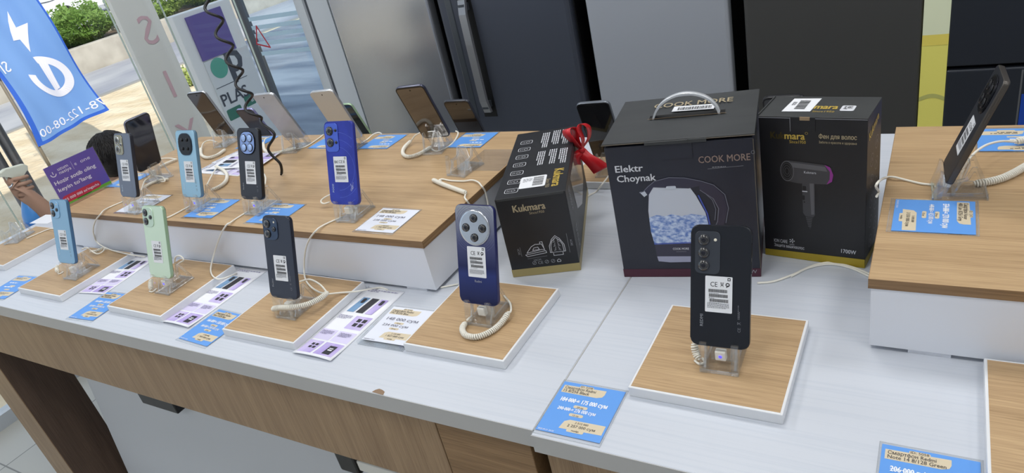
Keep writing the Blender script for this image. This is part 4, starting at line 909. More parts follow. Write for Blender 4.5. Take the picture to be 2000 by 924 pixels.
# ------------------------------------------------------------------ brochures
LIL = mat('brochure_lilac', (178, 160, 222), .5, var=((30, 9, 30), (214, 204, 240))); LIL2 = mat('brochure_pale_lilac', (218, 212, 242), .5); BPH = mat('brochure_phone_black', (40, 40, 48), .4); BPB = mat('brochure_phone_blue', (120, 160, 200), .4)
def brochure(label, loc, rot, w_=.098, h_=.222, lift=.006, grp='brochures on the table front'):
    t = thing('brochure', label, 'brochure', loc, (0, 0, rot), grp)
    b = MB(); k = b.mi(PAPER); n = 14
    def zz(x, y): return .0008 + lift*max(0, 1-y/(h_*.30))**2*(1-((x/(w_/2))**2)*.55)
    def grid(x0, y0, x1, y1, m, d, nx=6, ny=10):
        kk = b.mi(m); g = [[b.bm.verts.new((x0+(x1-x0)*i/nx, y0+(y1-y0)*j/ny, zz(x0+(x1-x0)*i/nx, y0+(y1-y0)*j/ny)+d)) for i in range(nx+1)] for j in range(ny+1)]
        for j in range(ny):
            for i in range(nx):
                f = b.bm.faces.new((g[j][i], g[j][i+1], g[j+1][i+1], g[j+1][i])); f.material_index = kk; f.smooth = True
    grid(-w_/2, 0, w_/2, h_, PAPER, 0, 8, 16); o = b.build('sheet', t); md = o.modifiers.new('thick', 'SOLIDIFY'); md.thickness = .0005; md.offset = -1
    b = MB(); W_, H_ = w_, h_
    def g2(a, c, e, g, m, d=.0003): grid((a-.5)*W_, c*H_, (e-.5)*W_, g*H_, m, d, 4, 4)
    g2(.06, .03, .42, .20, LIL); g2(.48, .03, .94, .20, LIL); g2(.50, .40, .92, .58, LIL); g2(.06, .22, .46, .36, LIL2); g2(.5, .22, .94, .36, LIL2)
    for x in (.20, .30):
        for y in (.095, .135): g2(x, y, x+.07, y+.028, BPH, .0006)
    g2(.66, .05, .84, .165, BPH, .0006); g2(.70, .10, .80, .115, PAPER, .0008); g2(.70, .125, .80, .135, PAPER, .0008)
    for x in (.62, .76):
        for y in (.44, .50): g2(x, y, x+.1, y+.045, BPH, .0006)
    f = Fr((0, 0, .0014), (1, .0, 0), (0, 1, 0))
    for i, (x, m, c) in enumerate(((-.26, BPB, BPH), (-.02, BPH, BPH), (.22, LIL, BPH))):
        b.flat([(x*W_-.010, .62*H_), (x*W_+.008, .62*H_), (x*W_+.013, .84*H_), (x*W_-.005, .84*H_)], f, .0001*i, m)
        if i != 1: b.flat(rrect(.009, .016, .003, 3, x*W_+.004, .79*H_), f, .0005, c)
    s1 = mat('brochure_text', (150, 146, 176), .5); scribble(b, f, -.40*W_, .955*H_, .78*W_, .0024, 2, 0, s1, 21); scribble(b, f, -.42*W_, .56*H_, .34*W_, .0016, 4, 0, s1, 22)
    scribble(b, Fr((0, 0, .0022), (1, 0, 0), (0, 1, 0)), -.40*W_, .33*H_, .30*W_, .0016, 4, 0, s1, 23); scribble(b, Fr((0, 0, .0022), (1, 0, 0), (0, 1, 0)), .06*W_, .33*H_, .30*W_, .0016, 4, 0, s1, 24)
    b.build('print', t)
brochure('lilac and white brochure right of the pale blue phone pad', (-1.752, .690, TC), R_(7), h_=.18, lift=.002)
brochure('lilac and white brochure between the mint green and dark navy phone pads', (-1.3545, .645, TC), R_(-.5), w_=.095)
brochure('lilac and white brochure between dark navy pad and white price cards', (-.9395, .636, TC), R_(-.5), w_=.098)
Gp = 'leaflets behind the black phone on the riser'
o = Z(470, 315, RT)
for i, (x, y, a, lab) in enumerate(((-1.612, 1.160, 86, 'lowest leaflet of the loose pile behind the black phone'), (-1.605, 1.185, 76, 'middle leaflet of the loose pile behind the black phone'), (-1.588, 1.212, 98, 'topmost leaflet of the loose pile behind the black phone'))):
    brochure(lab, (x, y, RC+.0026*i), R_(a), w_=.10, h_=.21, lift=.0, grp=Gp)
# white sheet of paper at the left end of the table
b = MB(); b.box((-.05, -.03, 0), (.05, .03, .0006), PAPER); p_ = tagit(b.build('paper_slip'), 'small white paper slip at the left end of the table', 'paper'); q = Z(88, 428, T); p_.location = (q.x+.01, q.y, TC); p_.rotation_euler = (0, 0, R_(5))
# purple finance poster standing at the left end of the riser
def poster():
    P0, P1 = X(83, 332, -2.120), X(183, 289, -2.120)
    t = thing('offer_card', 'purple credit offer card standing at the left end of the riser', 'sign', (-2.120, (P0.y+P1.y)/2, RT))
    w_, h_ = .1565, .118; fr = Fr((0, 0, .0015), (0, 1, 0), (0, 0, 1))
    b = MB(); b.box((-.0015, -w_/2, 0), (0, w_/2, h_+.001), SHEET); b.box((-.03, -w_/2, 0), (.028, w_/2, .0015), SHEET); b.build('holder', t)
    fr = Fr((.0004, -w_/2, h_-.128), (0, 1, 0), (0, 0, 1)); PU = mat('poster_purple', (104, 86, 172), .45); b = MB(); b.rect(.002, .011, w_-.002, .128, fr, 0, PU)
    b.rect(.002, .011, w_-.002, .0185, fr, .0003, mat('poster_green', (110, 184, 58), .5)); b.flat(rrect(.118, .021, .010, 5, .066, .026), fr, .0006, mat('poster_red', (190, 48, 78), .5)); b.build('card', t)
    b = MB(); PW = mat('poster_white', (226, 222, 240), .5); b.line([(.019, .1035), (.019, .110)], .002, fr, .0008, PW)
    b.line(circ(.0075, 20, .019, .104)[10:20], .0024, fr, .0008, PW)
    b.text('uzum', .013, fr, .035, .107, .0008, PW, 'l', bold=.01, width=.031); b.text('nasiya', .013, fr, .035, .0965, .0008, PW, 'l', bold=.01, width=.036); b.rect(.077, .093, .0776, .117, fr, .0008, PW)
    b.text('e', .015, fr, .084, .101, .0008, PW); b.text('one', .015, fr, .102, .101, .0008, PW, 'l', width=.030)
    b.text('Hozir sotib oling', .0155, fr, .010, .073, .0008, PW, 'l', bold=.03, width=.125); b.text("keyin to'lang", .0155, fr, .010, .052, .0008, PW, 'l', bold=.03, width=.100); b.text("25 000 000 so'mgacha", .0105, fr, .013, .0222, .001, PW, 'l', bold=.02, width=.106)
    b.rect(.045, .013, .09, .016, fr, .0006, mat('poster_dkgreen', (60, 110, 40), .5)); b.build('lettering', t)
poster()
# ------------------------------------------------------------------ phones
SCR = mat('screen_glass', (14, 14, 17), .05, spec=.6, coat=.6)
LR = mat('lens_ring', (26, 27, 32), .3, .2)
def lens(par, x, z, r, d, ring=LR, core=LENSG, hgt=.0018, name='lens', inner=None):
    f = Fr((0, -d, 0), (1, 0, 0), (0, 0, 1)); b = MB()
    b.lathe([(r, 0), (r, hgt*.8), (r*.94, hgt), (r*.86, hgt)], f, ring, 28, x, z); b.lathe([(r*.86, hgt*.7), (r*.86, hgt+.0001), (r*.5, hgt+.0003), (1e-4, hgt+.0004)], f, core, 28, x, z)
    b.lathe([(r*.42, hgt), (r*.42, hgt+.0005), (r*.3, hgt+.0006)], f, inner or mat('lens_inner', (20, 22, 34), .12, spec=.5), 18, x, z)
    return b.build(name, par)
def plate(name, par, pts, d0, d1, m, bev=.0008):
    f = Fr((0, 0, 0), (1, 0, 0), (0, 0, 1)); b = MB(); b.prism(pts, f, d0, d1, m, bev, smooth=True); return b.build(name, par)
def sticker(t, x, z, w_=.035, h_=.052, eac=False, tilt=0):
    d0 = .0002; f = Fr((x, -d0, z), (math.cos(tilt), 0, math.sin(tilt)), (-math.sin(tilt), 0, math.cos(tilt))); b = MB(); b.prism(rrect(w_, h_, .0012, 2), f, 0, .0003, STICK); o = b.build('label_sticker', t)
    b = MB(); d = .0005; L_, B_ = -w_/2, -h_/2
    if eac: b.text('EAC', .0075, f, L_+.003, h_/2-.0135, d, INK, 'l', bold=.02, width=.010); b.text('CE', .0085, f, L_+.0145, h_/2-.0135, d, INK, 'l')
    else: b.text('CE', .0095, f, L_+.007, h_/2-.0145, d, INK, 'l', width=.0095)
    bx = .0045 if not eac else .0105
    b.line([(bx-.002, h_/2-.008), (bx+.002, h_/2-.014)], .0005, f, d, INK); b.line([(bx+.002, h_/2-.008), (bx-.002, h_/2-.014)], .0005, f, d, INK); b.line([(bx-.0018, h_/2-.0085), (bx+.0018, h_/2-.0085), (bx+.0013, h_/2-.0125), (bx-.0013, h_/2-.0125)], .0004, f, d, INK, closed=True)
    if not eac: b.line(circ(.0022, 12, .0120, h_/2-.011), .0012, f, d, INK, closed=True); b.line([(.0105, h_/2-.0145), (.0125, h_/2-.012)], .0012, f, d, INK)
    b.rect(w_/2-.0065, h_/2-.0055, w_/2-.0025, h_/2-.0015, f, d, INK); b.rect(w_/2-.0055, h_/2-.0045, w_/2-.0035, h_/2-.0025, f, d+.0001, STICK)
    for i in range(3): label_bars(b, f, L_+.0045+.0008*i, h_/2-.0225-.0068*i, .0255, .0045, d, 40, INK, seed=i+2); scribble(b, f, L_+.005, h_/2-.0242-.0068*i, .016, .0007, 1, d, INKG, i)
    scribble(b, f, L_+.003, B_+.0125, w_-.007, .0007, 6, d, INKG, 4)
    b.build('sticker_print', o)
def phone(label, loc, yaw, lean, W_, H_, body, back, cam_fn, stk=None, word=None, t_=.0083, screen=SCR, group=None, mark=True, r=.010, bez=BLACK, notch=True):
    t = thing('smartphone', label, 'phone', loc, (-R_(lean), 0, R_(yaw)), group)
    f = Fr((0, 0, 0), (1, 0, 0), (0, 0, 1)); out = rrect(W_, H_, r, 7, 0, H_/2)
    b = MB(); b.prism(out, f, -t_+.0006, -.0003, body, .0018, seg=3, smooth=True); b.build('frame', t)
    b = MB(); b.prism(rrect(W_-.0018, H_-.0018, r-.0008, 7, 0, H_/2), f, -.0012, 0, back, .0005, smooth=True); b.build('back_panel', t)
    b = MB(); b.prism(rrect(W_-.0012, H_-.0012, r-.0006, 7, 0, H_/2), f, -t_, -t_+.001, bez, .0003); sp = b.build('bezel', t)
    b = MB(); b.prism(rrect(W_-.006, H_-.008, r-.003, 6, 0, H_/2), f, -t_-.0001, -t_+.0005, screen); sc = b.build('screen', t)
    if notch: b = MB(); b.lathe([(.0019, .0), (.0019, .0003)], Fr((0, t_+.0001, H_-.010), (-1, 0, 0), (0, 0, 1)), mat('punch_hole', (6, 6, 8), .3), 12); b.build('front_camera', sc)
    b = MB(); b.box((W_/2-.0004, t_*.35, H_*.62), (W_/2+.0007, t_*.62, H_*.72), body, .0003); b.build('power_button', t); b = MB(); b.box((W_/2-.0004, t_*.35, H_*.75), (W_/2+.0007, t_*.62, H_*.87), body, .0003); b.build('volume_button', t)
    b = MB(); b.box((-.004, t_*.3, -.0002), (.004, t_*.65, .0004), BLACK); b.build('charging_port', t)
    if cam_fn: cam_fn(t, W_, H_)
    if stk: sticker(t, *stk)
    if word:
        s, m, vert, (x, z), wd = word; b = MB()
        if vert: b.text(s, .006, Fr((x, -.0002, z), (0, 0, 1), (-1, 0, 0)), 0, 0, 0, m, 'l', bold=.01, width=wd)
        else: b.text(s, .006, Fr((x, -.0002, z), (1, 0, 0), (0, 0, 1)), 0, 0, 0, m, 'c', bold=.01, width=wd)
        if vert and mark:
            g = Fr((W_/2-.012, -.0002, z-.004), (0, 0, 1), (-1, 0, 0)); b.text('CE', .0055, g, 0, 0, 0, INKG, 'l'); b.line([(.011, 0), (.014, .004), (.011, .004), (.014, 0)], .0005, g, 0, INKG); scribble(b, g, .018, .003, .02, .0008, 2, 0, INKG, 3)
        b.build('lettering', t)
    return t
BLK = mat('lens_black', (13, 13, 16), .15, spec=.35)
def cam3(cm):
    def fn(t, W_, H_):
        x0, z0 = -W_/2+.0225, H_-.0255; o = plate('camera_module', t, rrect(.0365, .0425, .0095, 7, x0, z0), 0, .0016, cm)
        for x, z, r in ((-.0085, .0098, .0083), (-.0085, -.0098, .0083), (.0095, 0, .0046)): lens(o, x0+x, z0+z, r, .0014)
        b = MB(); b.flat(circ(.002, 12, x0+.0105, z0+.0135), Fr((0, -.0018, 0), (1, 0, 0), (0, 0, 1)), 0, mat('flash', (236, 230, 210), .3)); b.build('flash', o)
    return fn
def cam_column(t, W_, H_):
    x0, z0 = -W_/2+.0232, H_-.0375; o = plate('camera_module', t, rrect(.034, .059, .007, 7, x0, z0), 0, .0012, mat('module_graphite', (58, 63, 72), .4, .2))
    for z in (.0175, -.0003, -.0180): lens(o, x0-.0052, z0+z, .0079, .0010, mat('lens_ring_grey', (60, 62, 68), .3, .4))
    b = MB(); b.lathe([(.0021, 0), (.0021, .0006), (.0012, .0009)], Fr((0, -.0011, 0), (1, 0, 0), (0, 0, 1)), mat('flash', (236, 230, 210), .3), 14, x0+.0105, z0+.018); b.build('flash', o)
def cam_round(t, W_, H_):
    x0, z0 = 0, H_-.0385; f = Fr((0, 0, 0), (1, 0, 0), (0, 0, 1)); b = MB()
    b.lathe([(.0305, 0), (.0305, .0014), (.0295, .0022), (.0275, .0024)], f, CHROME, 48, x0, z0); b.lathe([(.0275, .001), (.0275, .0022), (1e-4, .0022)], f, mat('plate_silver', (150, 162, 176), .28, .6), 48, x0, z0, smooth=False); o = b.build('camera_module', t)
    b = MB(); g = Fr((x0, -.0023, z0), (1, 0, 0), (0, 0, 1)); b.flat([(-.0195, -.0135), (-.0135, -.0195), (.0195, .0135), (.0135, .0195)], g, 0, mat('plate_highlight', (214, 222, 230), .2, .6)); b.build('highlight_band', o)  # diagonal highlight painted onto the camera plate
    for x, z in ((0, .0165), (0, -.0165), (-.0165, 0), (.0165, 0)): lens(o, x0+x, z0+z, .0072, .0022)
    b = MB(); h = Fr((0, -.00015, 0), (1, 0, 0), (0, 0, 1)); m = mat('swirl_lines', (92, 98, 138), .3, .4)
    for r in (.034, .0375, .041, .045):
        c = [(x0+r*math.cos(R_(a)), z0+r*.98*math.sin(R_(a))) for a in range(-60, 245, 8)]; c = [q for q in c if abs(q[0]) < W_/2-.002 and q[1] < H_-.002]
        for p, q in zip(c, c[1:]):
            if abs(p[0]-q[0])+abs(p[1]-q[1]) < .01: b.line([p, q], .0005, h, 0, m)
    b.build('swirl_pattern', t)
def cam_two(t, W_, H_):
    x0, z0 = -W_/2+.0205, H_-.0330; o = plate('camera_module', t, rrect(.0345, .0580, .007, 7, x0, z0), 0, .0014, mat('module_blue', (78, 104, 208), .25, .3))
    for z in (.0135, -.0100): lens(o, x0-.0045, z0+z, .0092, .0012, mat('lens_ring_grey', (60, 62, 68), .3, .4))
    for z in (.0145, -.0100): lens(o, x0+.0115, z0+z, .0030, .0012, name='flash')
    b = MB(); h = Fr((0, -.00015, 0), (1, 0, 0), (0, 0, 1)); m = mat('blue_arc', (92, 110, 206), .3, .3)
    for r in (.045, .060, .075):
        c = [(-.01+r*math.cos(R_(a)), .075+r*math.sin(R_(a))) for a in range(-90, 91, 8)]
        for p, q in zip(c, c[1:]):
            if max(abs(p[0]), abs(q[0])) < W_/2-.002 and max(p[1], q[1]) < H_-.003 and min(p[1], q[1]) > .004 and not (abs(p[0]+.003) < .02 and .044 < p[1] < .1): b.line([p, q], .0007, h, 0, m)
    sg = [(.0195, .030), (.0225, .036), (.021, .044), (.0235, .039), (.025, .033), (.0265, .041), (.028, .036), (.0215, .0285), (.0285, .047)]; b.line(sg, .0005, h, 0, mat('signature', (196, 204, 240), .4)); b.build('arc_pattern', t)
def cam_mirror(t, W_, H_):
    x0, z0 = -W_/2+.0215, H_-.0295; o = plate('camera_module', t, rrect(.036, .0500, .009, 7, x0, z0), 0, .0016, mat('module_mirror', (168, 160, 136), .12, .85))
    for z in (.0115, -.0115): lens(o, x0-.0045, z0+z, .0098, .0014, CHROME, mat('lens_grey', (126, 124, 112), .1, .6))
    lens(o, x0+.0115, z0+.0005, .0042, .0014, CHROME)
def cam_squircle(base, lm, ring, rr=.0072, gx=.0095):
    def fn(t, W_, H_):
        x0, z0 = -.001, H_-.0335; o = plate('camera_module', t, rrect(.0525, .0530, .0205, 9, x0, z0), 0, .0014, ring, .001); plate('module_glass', o, rrect(.0485, .0490, .0190, 9, x0, z0), .0013, .0020, base, .0004)
        for sx in (-1, 1):
            for sz in (-1, 1): lens(o, x0+sx*gx, z0+sz*.0105, rr, .0018, LR, lm, inner=lm)
    return fn
def M2(n, rgb, **k): return mat(n, rgb, k.pop('rough', .3), k.pop('metal', .15), **k)
TXT = mat('phone_text', (150, 154, 162), .4); TXD = mat('phone_text_dim', (74, 80, 92), .4)
PB, RB_ = .953, 1.053
P4B = mat('p4_back', (40, 46, 104), .25, .35); nt = P4B.node_tree                # the back fades from silver grey at the top to navy
tc = nt.nodes.new('ShaderNodeTexCoord'); sx = nt.nodes.new('ShaderNodeSeparateXYZ'); rp = nt.nodes.new('ShaderNodeValToRGB'); nt.links.new(tc.outputs['Generated'], sx.inputs[0]); nt.links.new(sx.outputs[2], rp.inputs[0])
for i, (p_, c_) in enumerate(((0, (28, 32, 74)), (.30, (46, 58, 120)), (.38, (34, 40, 88)), (.62, (78, 82, 122)), (.98, (160, 164, 174)))):
    e_ = rp.color_ramp.elements[i] if i < 2 else rp.color_ramp.elements.new(p_); e_.position = p_; e_.color = (*lin(c_), 1)
nt.links.new(rp.outputs[0], nt.nodes['Principled BSDF'].inputs['Base Color'])
# front row on the oak pads
phone('black phone with three stacked lenses on the front right oak pad', (-.2405, .7615, PB), 2, 22.5, .0805, .1695, M2('p5_frame', (30, 33, 40)), M2('p5_back', (25, 29, 38), rough=.32), cam_column, (-.0015, .0745, .0365, .0505), ('REDMI', TXT, True, (-.0225, .028), .017))
phone('navy phone with round silver four lens camera plate', (-.6535, .7845, PB), 0, 19.5, .0779, .1719, M2('p4_frame', (40, 44, 96)), None or P4B, cam_round, (.0005, .0745, .0365, .053), ('Redmi', TXT, False, (.0015, .039), .014))
phone('dark navy phone on the third oak pad from the seam', (-1.068, .7195, PB+.003), 1.5, 20, .0746, .1624, M2('p3_frame', (30, 35, 50)), M2('p3_back', (46, 52, 68)), cam3(mat('p3_module', (54, 70, 94), .25, .3)), (.0005, .0605, .0345, .050), ('Redmi', TXT, True, (-.024, .022), .0155))
phone('mint green phone on its oak pad', (-1.482, .7285, PB), 1.2, 20.5, .0764, .1633, M2('p2_frame', (160, 188, 156), metal=.3), M2('p2_back', (212, 233, 210)), cam3(mat('p2_module', (200, 222, 202), .25, .2)), (.0005, .0595, .034, .050))
phone('pale blue phone on the leftmost front oak pad with a phone', (-1.864, .7225, PB+.005), 2.8, 20.5, .0746, .1624, M2('p1_frame', (74, 112, 148)), M2('p1_back', (140, 182, 212)), cam3(mat('p1_module', (142, 184, 216), .2, .3)), (.0000, .0605, .034, .050), ('Redmi', mat('phone_text_light', (200, 220, 236), .4), True, (-.024, .022), .0155))
# front row on the long riser
phone('slate grey phone with mirror camera module beside the poster', (-1.770, .895, RB_+.008), -1.5, 20.6, .0746, .1624, M2('p6_frame', (44, 46, 56)), M2('p6_back', (112, 122, 140), rough=.38), cam_mirror, (-.001, .0685, .0355, .054), ('Redmi', mat('phone_text_light', (200, 220, 236), .4), True, (-.0235, .014), .016), t_=.0095)
phone('sky blue phone with black oval camera plate on the riser', (-1.553, .9245, RB_), -.6, 20, .0746, .1624, M2('p7_frame', (104, 140, 166)), M2('p7_back', (158, 200, 224)), cam_squircle(BLK, BLK, mat('p7_ring', (60, 70, 84), .2, .8), .0040), (.0015, .0625, .0345, .051), ('Redmi', mat('phone_text_light', (200, 220, 236), .4), True, (-.024, .02), .015), t_=.009)
phone('black phone with four light blue lenses on the riser', (-1.339, .9290, RB_), -1.4, 22.3, .0746, .1624, M2('p8_frame', (22, 23, 28)), M2('p8_back', (50, 53, 62), rough=.4), cam_squircle(mat('p8_module', (146, 172, 226), .3, .3), mat('p8_lens', (170, 198, 246), .2, .3), mat('p8_ring', (24, 26, 34), .2, .8), .0092, .0105), (.003, .0615, .035, .052), ('Redmi', TXT, True, (-.024, .022), .0155), t_=.0095)
phone('violet blue phone with two large lenses on the riser', (-1.047, .9275, RB_), 2, 20.3, .0779, .1719, M2('p9_frame', (50, 58, 150)), mat('p9_back', (56, 68, 176), .2, .35, var=((20, 9, 12), (46, 56, 150))), cam_two, (-.002, .0735, .036, .053, True), ('POCO', mat('phone_text_light', (200, 220, 236), .4), True, (-.0255, .026), .017), mark=False)
# back row on the riser: screens towards the picture, leaning over
SRE = mat('screen_pale_reflection', (206, 204, 198), .12, spec=.5); SRW = mat('screen_greywhite_reflection', (186, 188, 194), .12, spec=.5); SRB = mat('screen_brown', (62, 54, 48), .06, spec=.8, coat=1)  # cream and grey white tones paint bright reflections over dark screens
SVF = M2('frame_silver', (196, 200, 206), metal=.7)
def rear(label, fit, yaw, lean, W_, H_, frame, screen=SCR, back=None, **k):
    x, y, z = fit; t_ = .0085; a = R_(lean)
    return phone(label, (x, y + t_*math.cos(a), z - t_*math.sin(a) + .003), 180+yaw, lean, W_, H_, frame, back or frame, None, screen=screen, t_=t_, **k)
rear('dark brown screened phone leaning over the back edge near its clear stand', (-1.064, 1.297, RB_-.004), 9, 23, .077, .165, M2('p15_frame', (58, 62, 82), metal=.4), SRB, bez=BLACK)
rear('silver edged phone with cream reflection painted on its screen behind the violet blue phone', (-1.348, 1.294, RB_-.004), 7, 20.5, .0746, .1624, SVF, SRE, bez=SRE)
rear('silver edged phone with grey white reflection painted on its screen behind the black cord', (-1.571, 1.302, RB_-.003), 6, 21.5, .0746, .1624, SVF, SRW, bez=SRW)
rear('dark screened phone with silver edge left of the black cord', (-1.925, 1.342, RB_-.006), 7, 17, .0746, .1624, SVF, mat('screen_dark_brown', (52, 46, 46), .08, coat=.5), bez=BLACK)
phone('large dark phone standing sideways near the left end of the riser, reflections on its screen', (-1.945, 1.0765, RB_+.006), 268.3+0, 19.5, .0764, .1633, M2('p10_frame', (110, 112, 128), metal=.5), M2('p10_back', (60, 62, 74)), None, screen=mat('screen_navy_black', (34, 36, 46), .08), bez=BLACK)
# far side of the table, on the pads behind
rear('black phone behind the blue price card, right of the brown screened phone', (-1.052, 1.4475, PB), 1, 20.5, .0776, .164, M2('p16_frame', (42, 46, 58)))
rear('dark phone with grey edge between the iron and kettle cartons', (-.657, 1.394, PB), 6, 20.5, .0764, .164, M2('p17_frame', (120, 126, 136), metal=.5))
rear('small looking dark phone with lilac edge behind the black phone of four blue lenses', (-1.8815, 1.461, PB), 2.5, 20.5, .0764, .163, M2('p12_frame', (150, 150, 196), metal=.5), mat('screen_slate', (70, 74, 88), .12))
rear('dark screened phone with mint edge behind the phone with painted cream reflection', (-1.463, 1.4585, PB), 4, 20.5, .0764, .164, M2('p2_frame', (160, 188, 156), metal=.3), mat('screen_green_black', (34, 42, 40), .1))
q = Z(1527, 186, 1.108); rear('black phone whose top edge shows behind the hair dryer carton', (q.x, q.y+.057, PB), 2, 20.5, .0764, .164, M2('p19_frame', (26, 27, 32)))
# right riser
phone('black phone seen edge on, leaning right on the right riser', (.0125, 1.1215, RB_-.003), -86.5, 20.5, .0764, .1633, M2('p18_frame', (84, 80, 76), metal=.5), M2('p18_back', (30, 31, 36), rough=.4), cam_squircle(BLK, BLK, mat('p18_ring', (46, 48, 56), .2, .8), .0075), (.002, .066, .035, .052), t_=.0088, r=.0065)

# ------------------------------------------------------------------ clear stands
def stand(label, x, y, z, yaw, led=True, group='clear phone stands', sensor=True):
    t = thing('phone_stand', label, 'stand', (x, y, z), (0, 0, R_(yaw)), group)
    fs = Fr((0, 0, 0), (0, 1, 0), (0, 0, 1))      # side profile, normal +x
    b = MB(); b.box((-.0265, -.030, .0005), (.0265, .040, .004), ACR, .0008)
    b.build('base', t)
    out = [(-.024, .004), (.040, .004), (.041, .009), (.031, .034), (.024, .052), (.018, .052), (.010, .034), (.002, .0315), (-.010, .0315), (-.0125, .022)]
    inn = [(-.012, .009), (.034, .009), (.0345, .011), (.027, .031), (.0225, .044), (.020, .044), (.015, .032), (.004, .0265), (-.006, .0265), (-.008, .022)]
    for sx in (-.0225, .0190):
        b = MB(); f = Fr((sx, 0, 0), (0, 1, 0), (0, 0, 1)); n = len(out); k, k2 = b.mi(ACR), b.mi(ACRE)
        A, B, C_, D_ = [[b.bm.verts.new(f.p(x, y, d)) for x, y in q] for q, d in ((out, 0), (inn, 0), (out, .0035), (inn, .0035))]
        for i in range(n):
            j = (i+1) % n
            for q, kk in (((A[i], B[i], B[j], A[j]), k), ((C_[i], C_[j], D_[j], D_[i]), k), ((A[i], A[j], C_[j], C_[i]), k2), ((B[i], D_[i], D_[j], B[j]), k2)): b.bm.faces.new(q).material_index = kk
        b.build('side_rib', t)
    prong = [(-.033, .002), (-.018, .002), (-.0150, .026), (-.0125, .0325), (-.0175, .0445), (-.0215, .0455), (-.0235, .034)]
    for sx in (-.0265, .0165):
        b = MB(); f = Fr((sx, 0, 0), (0, 1, 0), (0, 0, 1)); b.prism(prong, f, 0, .010, ACR, .0010); b.build('front_prong', t)
    b = MB(); f = Fr((0, .0000, .030), (1, 0, 0), (0, math.sin(R_(20.5)), math.cos(R_(20.5)))); b.prism([(-.016, -.026), (.016, -.026), (.020, .004), (.010, .026), (-.010, .026), (-.020, .004)], f, -.008, -.0045, ACR, .0006, mside=ACRE); b.build('back_plate', t)
    b = MB(); b.box((-.0265, -.0305, .0003), (.0265, -.028, .0045), ACRE); b.build('front_lip', t)
    b = MB(); b.box((-.0265, .0385, .0003), (.0265, .041, .0045), ACRE); b.build('rear_lip', t)
    if not sensor: return t
    b = MB(); b.box((-.0075, -.016, .012), (.0075, -.006, .0275), WHITE, .0015); s = b.build('sensor', t)
    if led: b = MB(); b.lathe([(.0022, 0), (.0022, .0005), (.001, .0012)], Fr((0, -.016, .0195), (1, 0, 0), (0, 0, 1)), LED, 14); b.build('light', s)
    return t
dy = .0155                                           # phone sits this far behind the stand's front
P0 = T+PAD
stand('clear stand with blue light under the black phone of three lenses', -.2405, .7615+dy, P0, 2)
stand('clear stand under the navy phone with round camera plate', -.6535, .7845+dy, P0, 0, False)
stand('clear stand under the dark navy phone on the third pad', -1.068, .7195+dy, P0, 1.5, False)
stand('clear stand under the mint green phone', -1.482, .7285+dy, P0, 1.2)
stand('clear stand under the pale blue phone', -1.864, .7225+dy, P0, 2.8, False)
stand('clear stand under the slate grey phone beside the poster', -1.770, .895+dy, RT, -1.5)
stand('clear stand with blue light under the sky blue phone', -1.553, .9245+dy, RT, -.6)
stand('clear stand with blue light under the black phone with light blue lenses', -1.339, .929+dy, RT, -1.4)
stand('clear stand under the violet blue phone', -1.047, .9275+dy, RT, 2, False)
def rstand(label, x, y, z, yaw=0): stand(label, x, y-.0035, z, 180+yaw, False, sensor=False)
rstand('clear stand under the brown screened phone at the back edge', -1.062, 1.297, RT, 9)
rstand('clear stand under the phone with painted cream reflection at the back edge', -1.346, 1.294, RT, 7)
rstand('clear stand under the phone with painted grey white reflection behind the black cord', -1.569, 1.302, RT, 6)
rstand('clear stand under the dark phone left of the black cord', -1.923, 1.342, RT, 7)
stand('clear stand under the large dark phone turned sideways', -1.9295, 1.0765, RT, 268.3, False)
rstand('clear stand under the phone between iron and kettle cartons', -.656, 1.394, P0, 6)
rstand('clear stand on the back pad under the black phone behind the price card', -1.052, 1.4475, P0, 1)
rstand('clear stand on the back pad under the lilac edged phone', -1.881, 1.461, P0, 2)
rstand('clear stand on the back pad under the mint edged phone', -1.463, 1.4585, P0, 4)
rstand('clear stand on the back pad behind the hair dryer carton', q.x, q.y+.057, P0, 2)
stand('clear stand under the edge on phone on the right riser', .028, 1.1215, RT, -86.5, False)
e = Z(893, 345, RT); stand('empty clear stand on the long riser with a coil lying before it', e.x+.002, e.y+.028, RT, -8, False, sensor=False)
e = Z(24, 474, P0); stand('empty clear stand on the far left oak pad', e.x, e.y+.02, P0, 20, False, sensor=False)

# ------------------------------------------------------------------ security cables: coil + lead, paths laid on the surface they rest on
def cable(label, leads=(), coils=(), group='cream security cables', R=.0044):
    t = thing('security_cable', label, 'cable', (0, 0, 0), group=group)
    allp = [p for L in list(leads)+list(coils) for p in L]; c = allp[0]; base = Vector(c); t.location = base
    for L in coils:
        P = smoothpath([Vector(p)-base for p in L], 8); b = MB(); b.tube(helix(P, R-.0014, .0034), .0015, CORD, 5); b.build('coil', t)
    for L in leads:
        P = smoothpath([Vector(p)-base for p in L], 6); b = MB(); b.tube(P, .0019, CORD, 8); b.build('lead', t)
zc = .006
def on(z, pts, lift=None): return [Z(px, py, z + (l if l is not None else .002)) for px, py, l in [(p+(None,))[:3] for p in pts]]
ZT, ZP, ZR = T, P0, RT
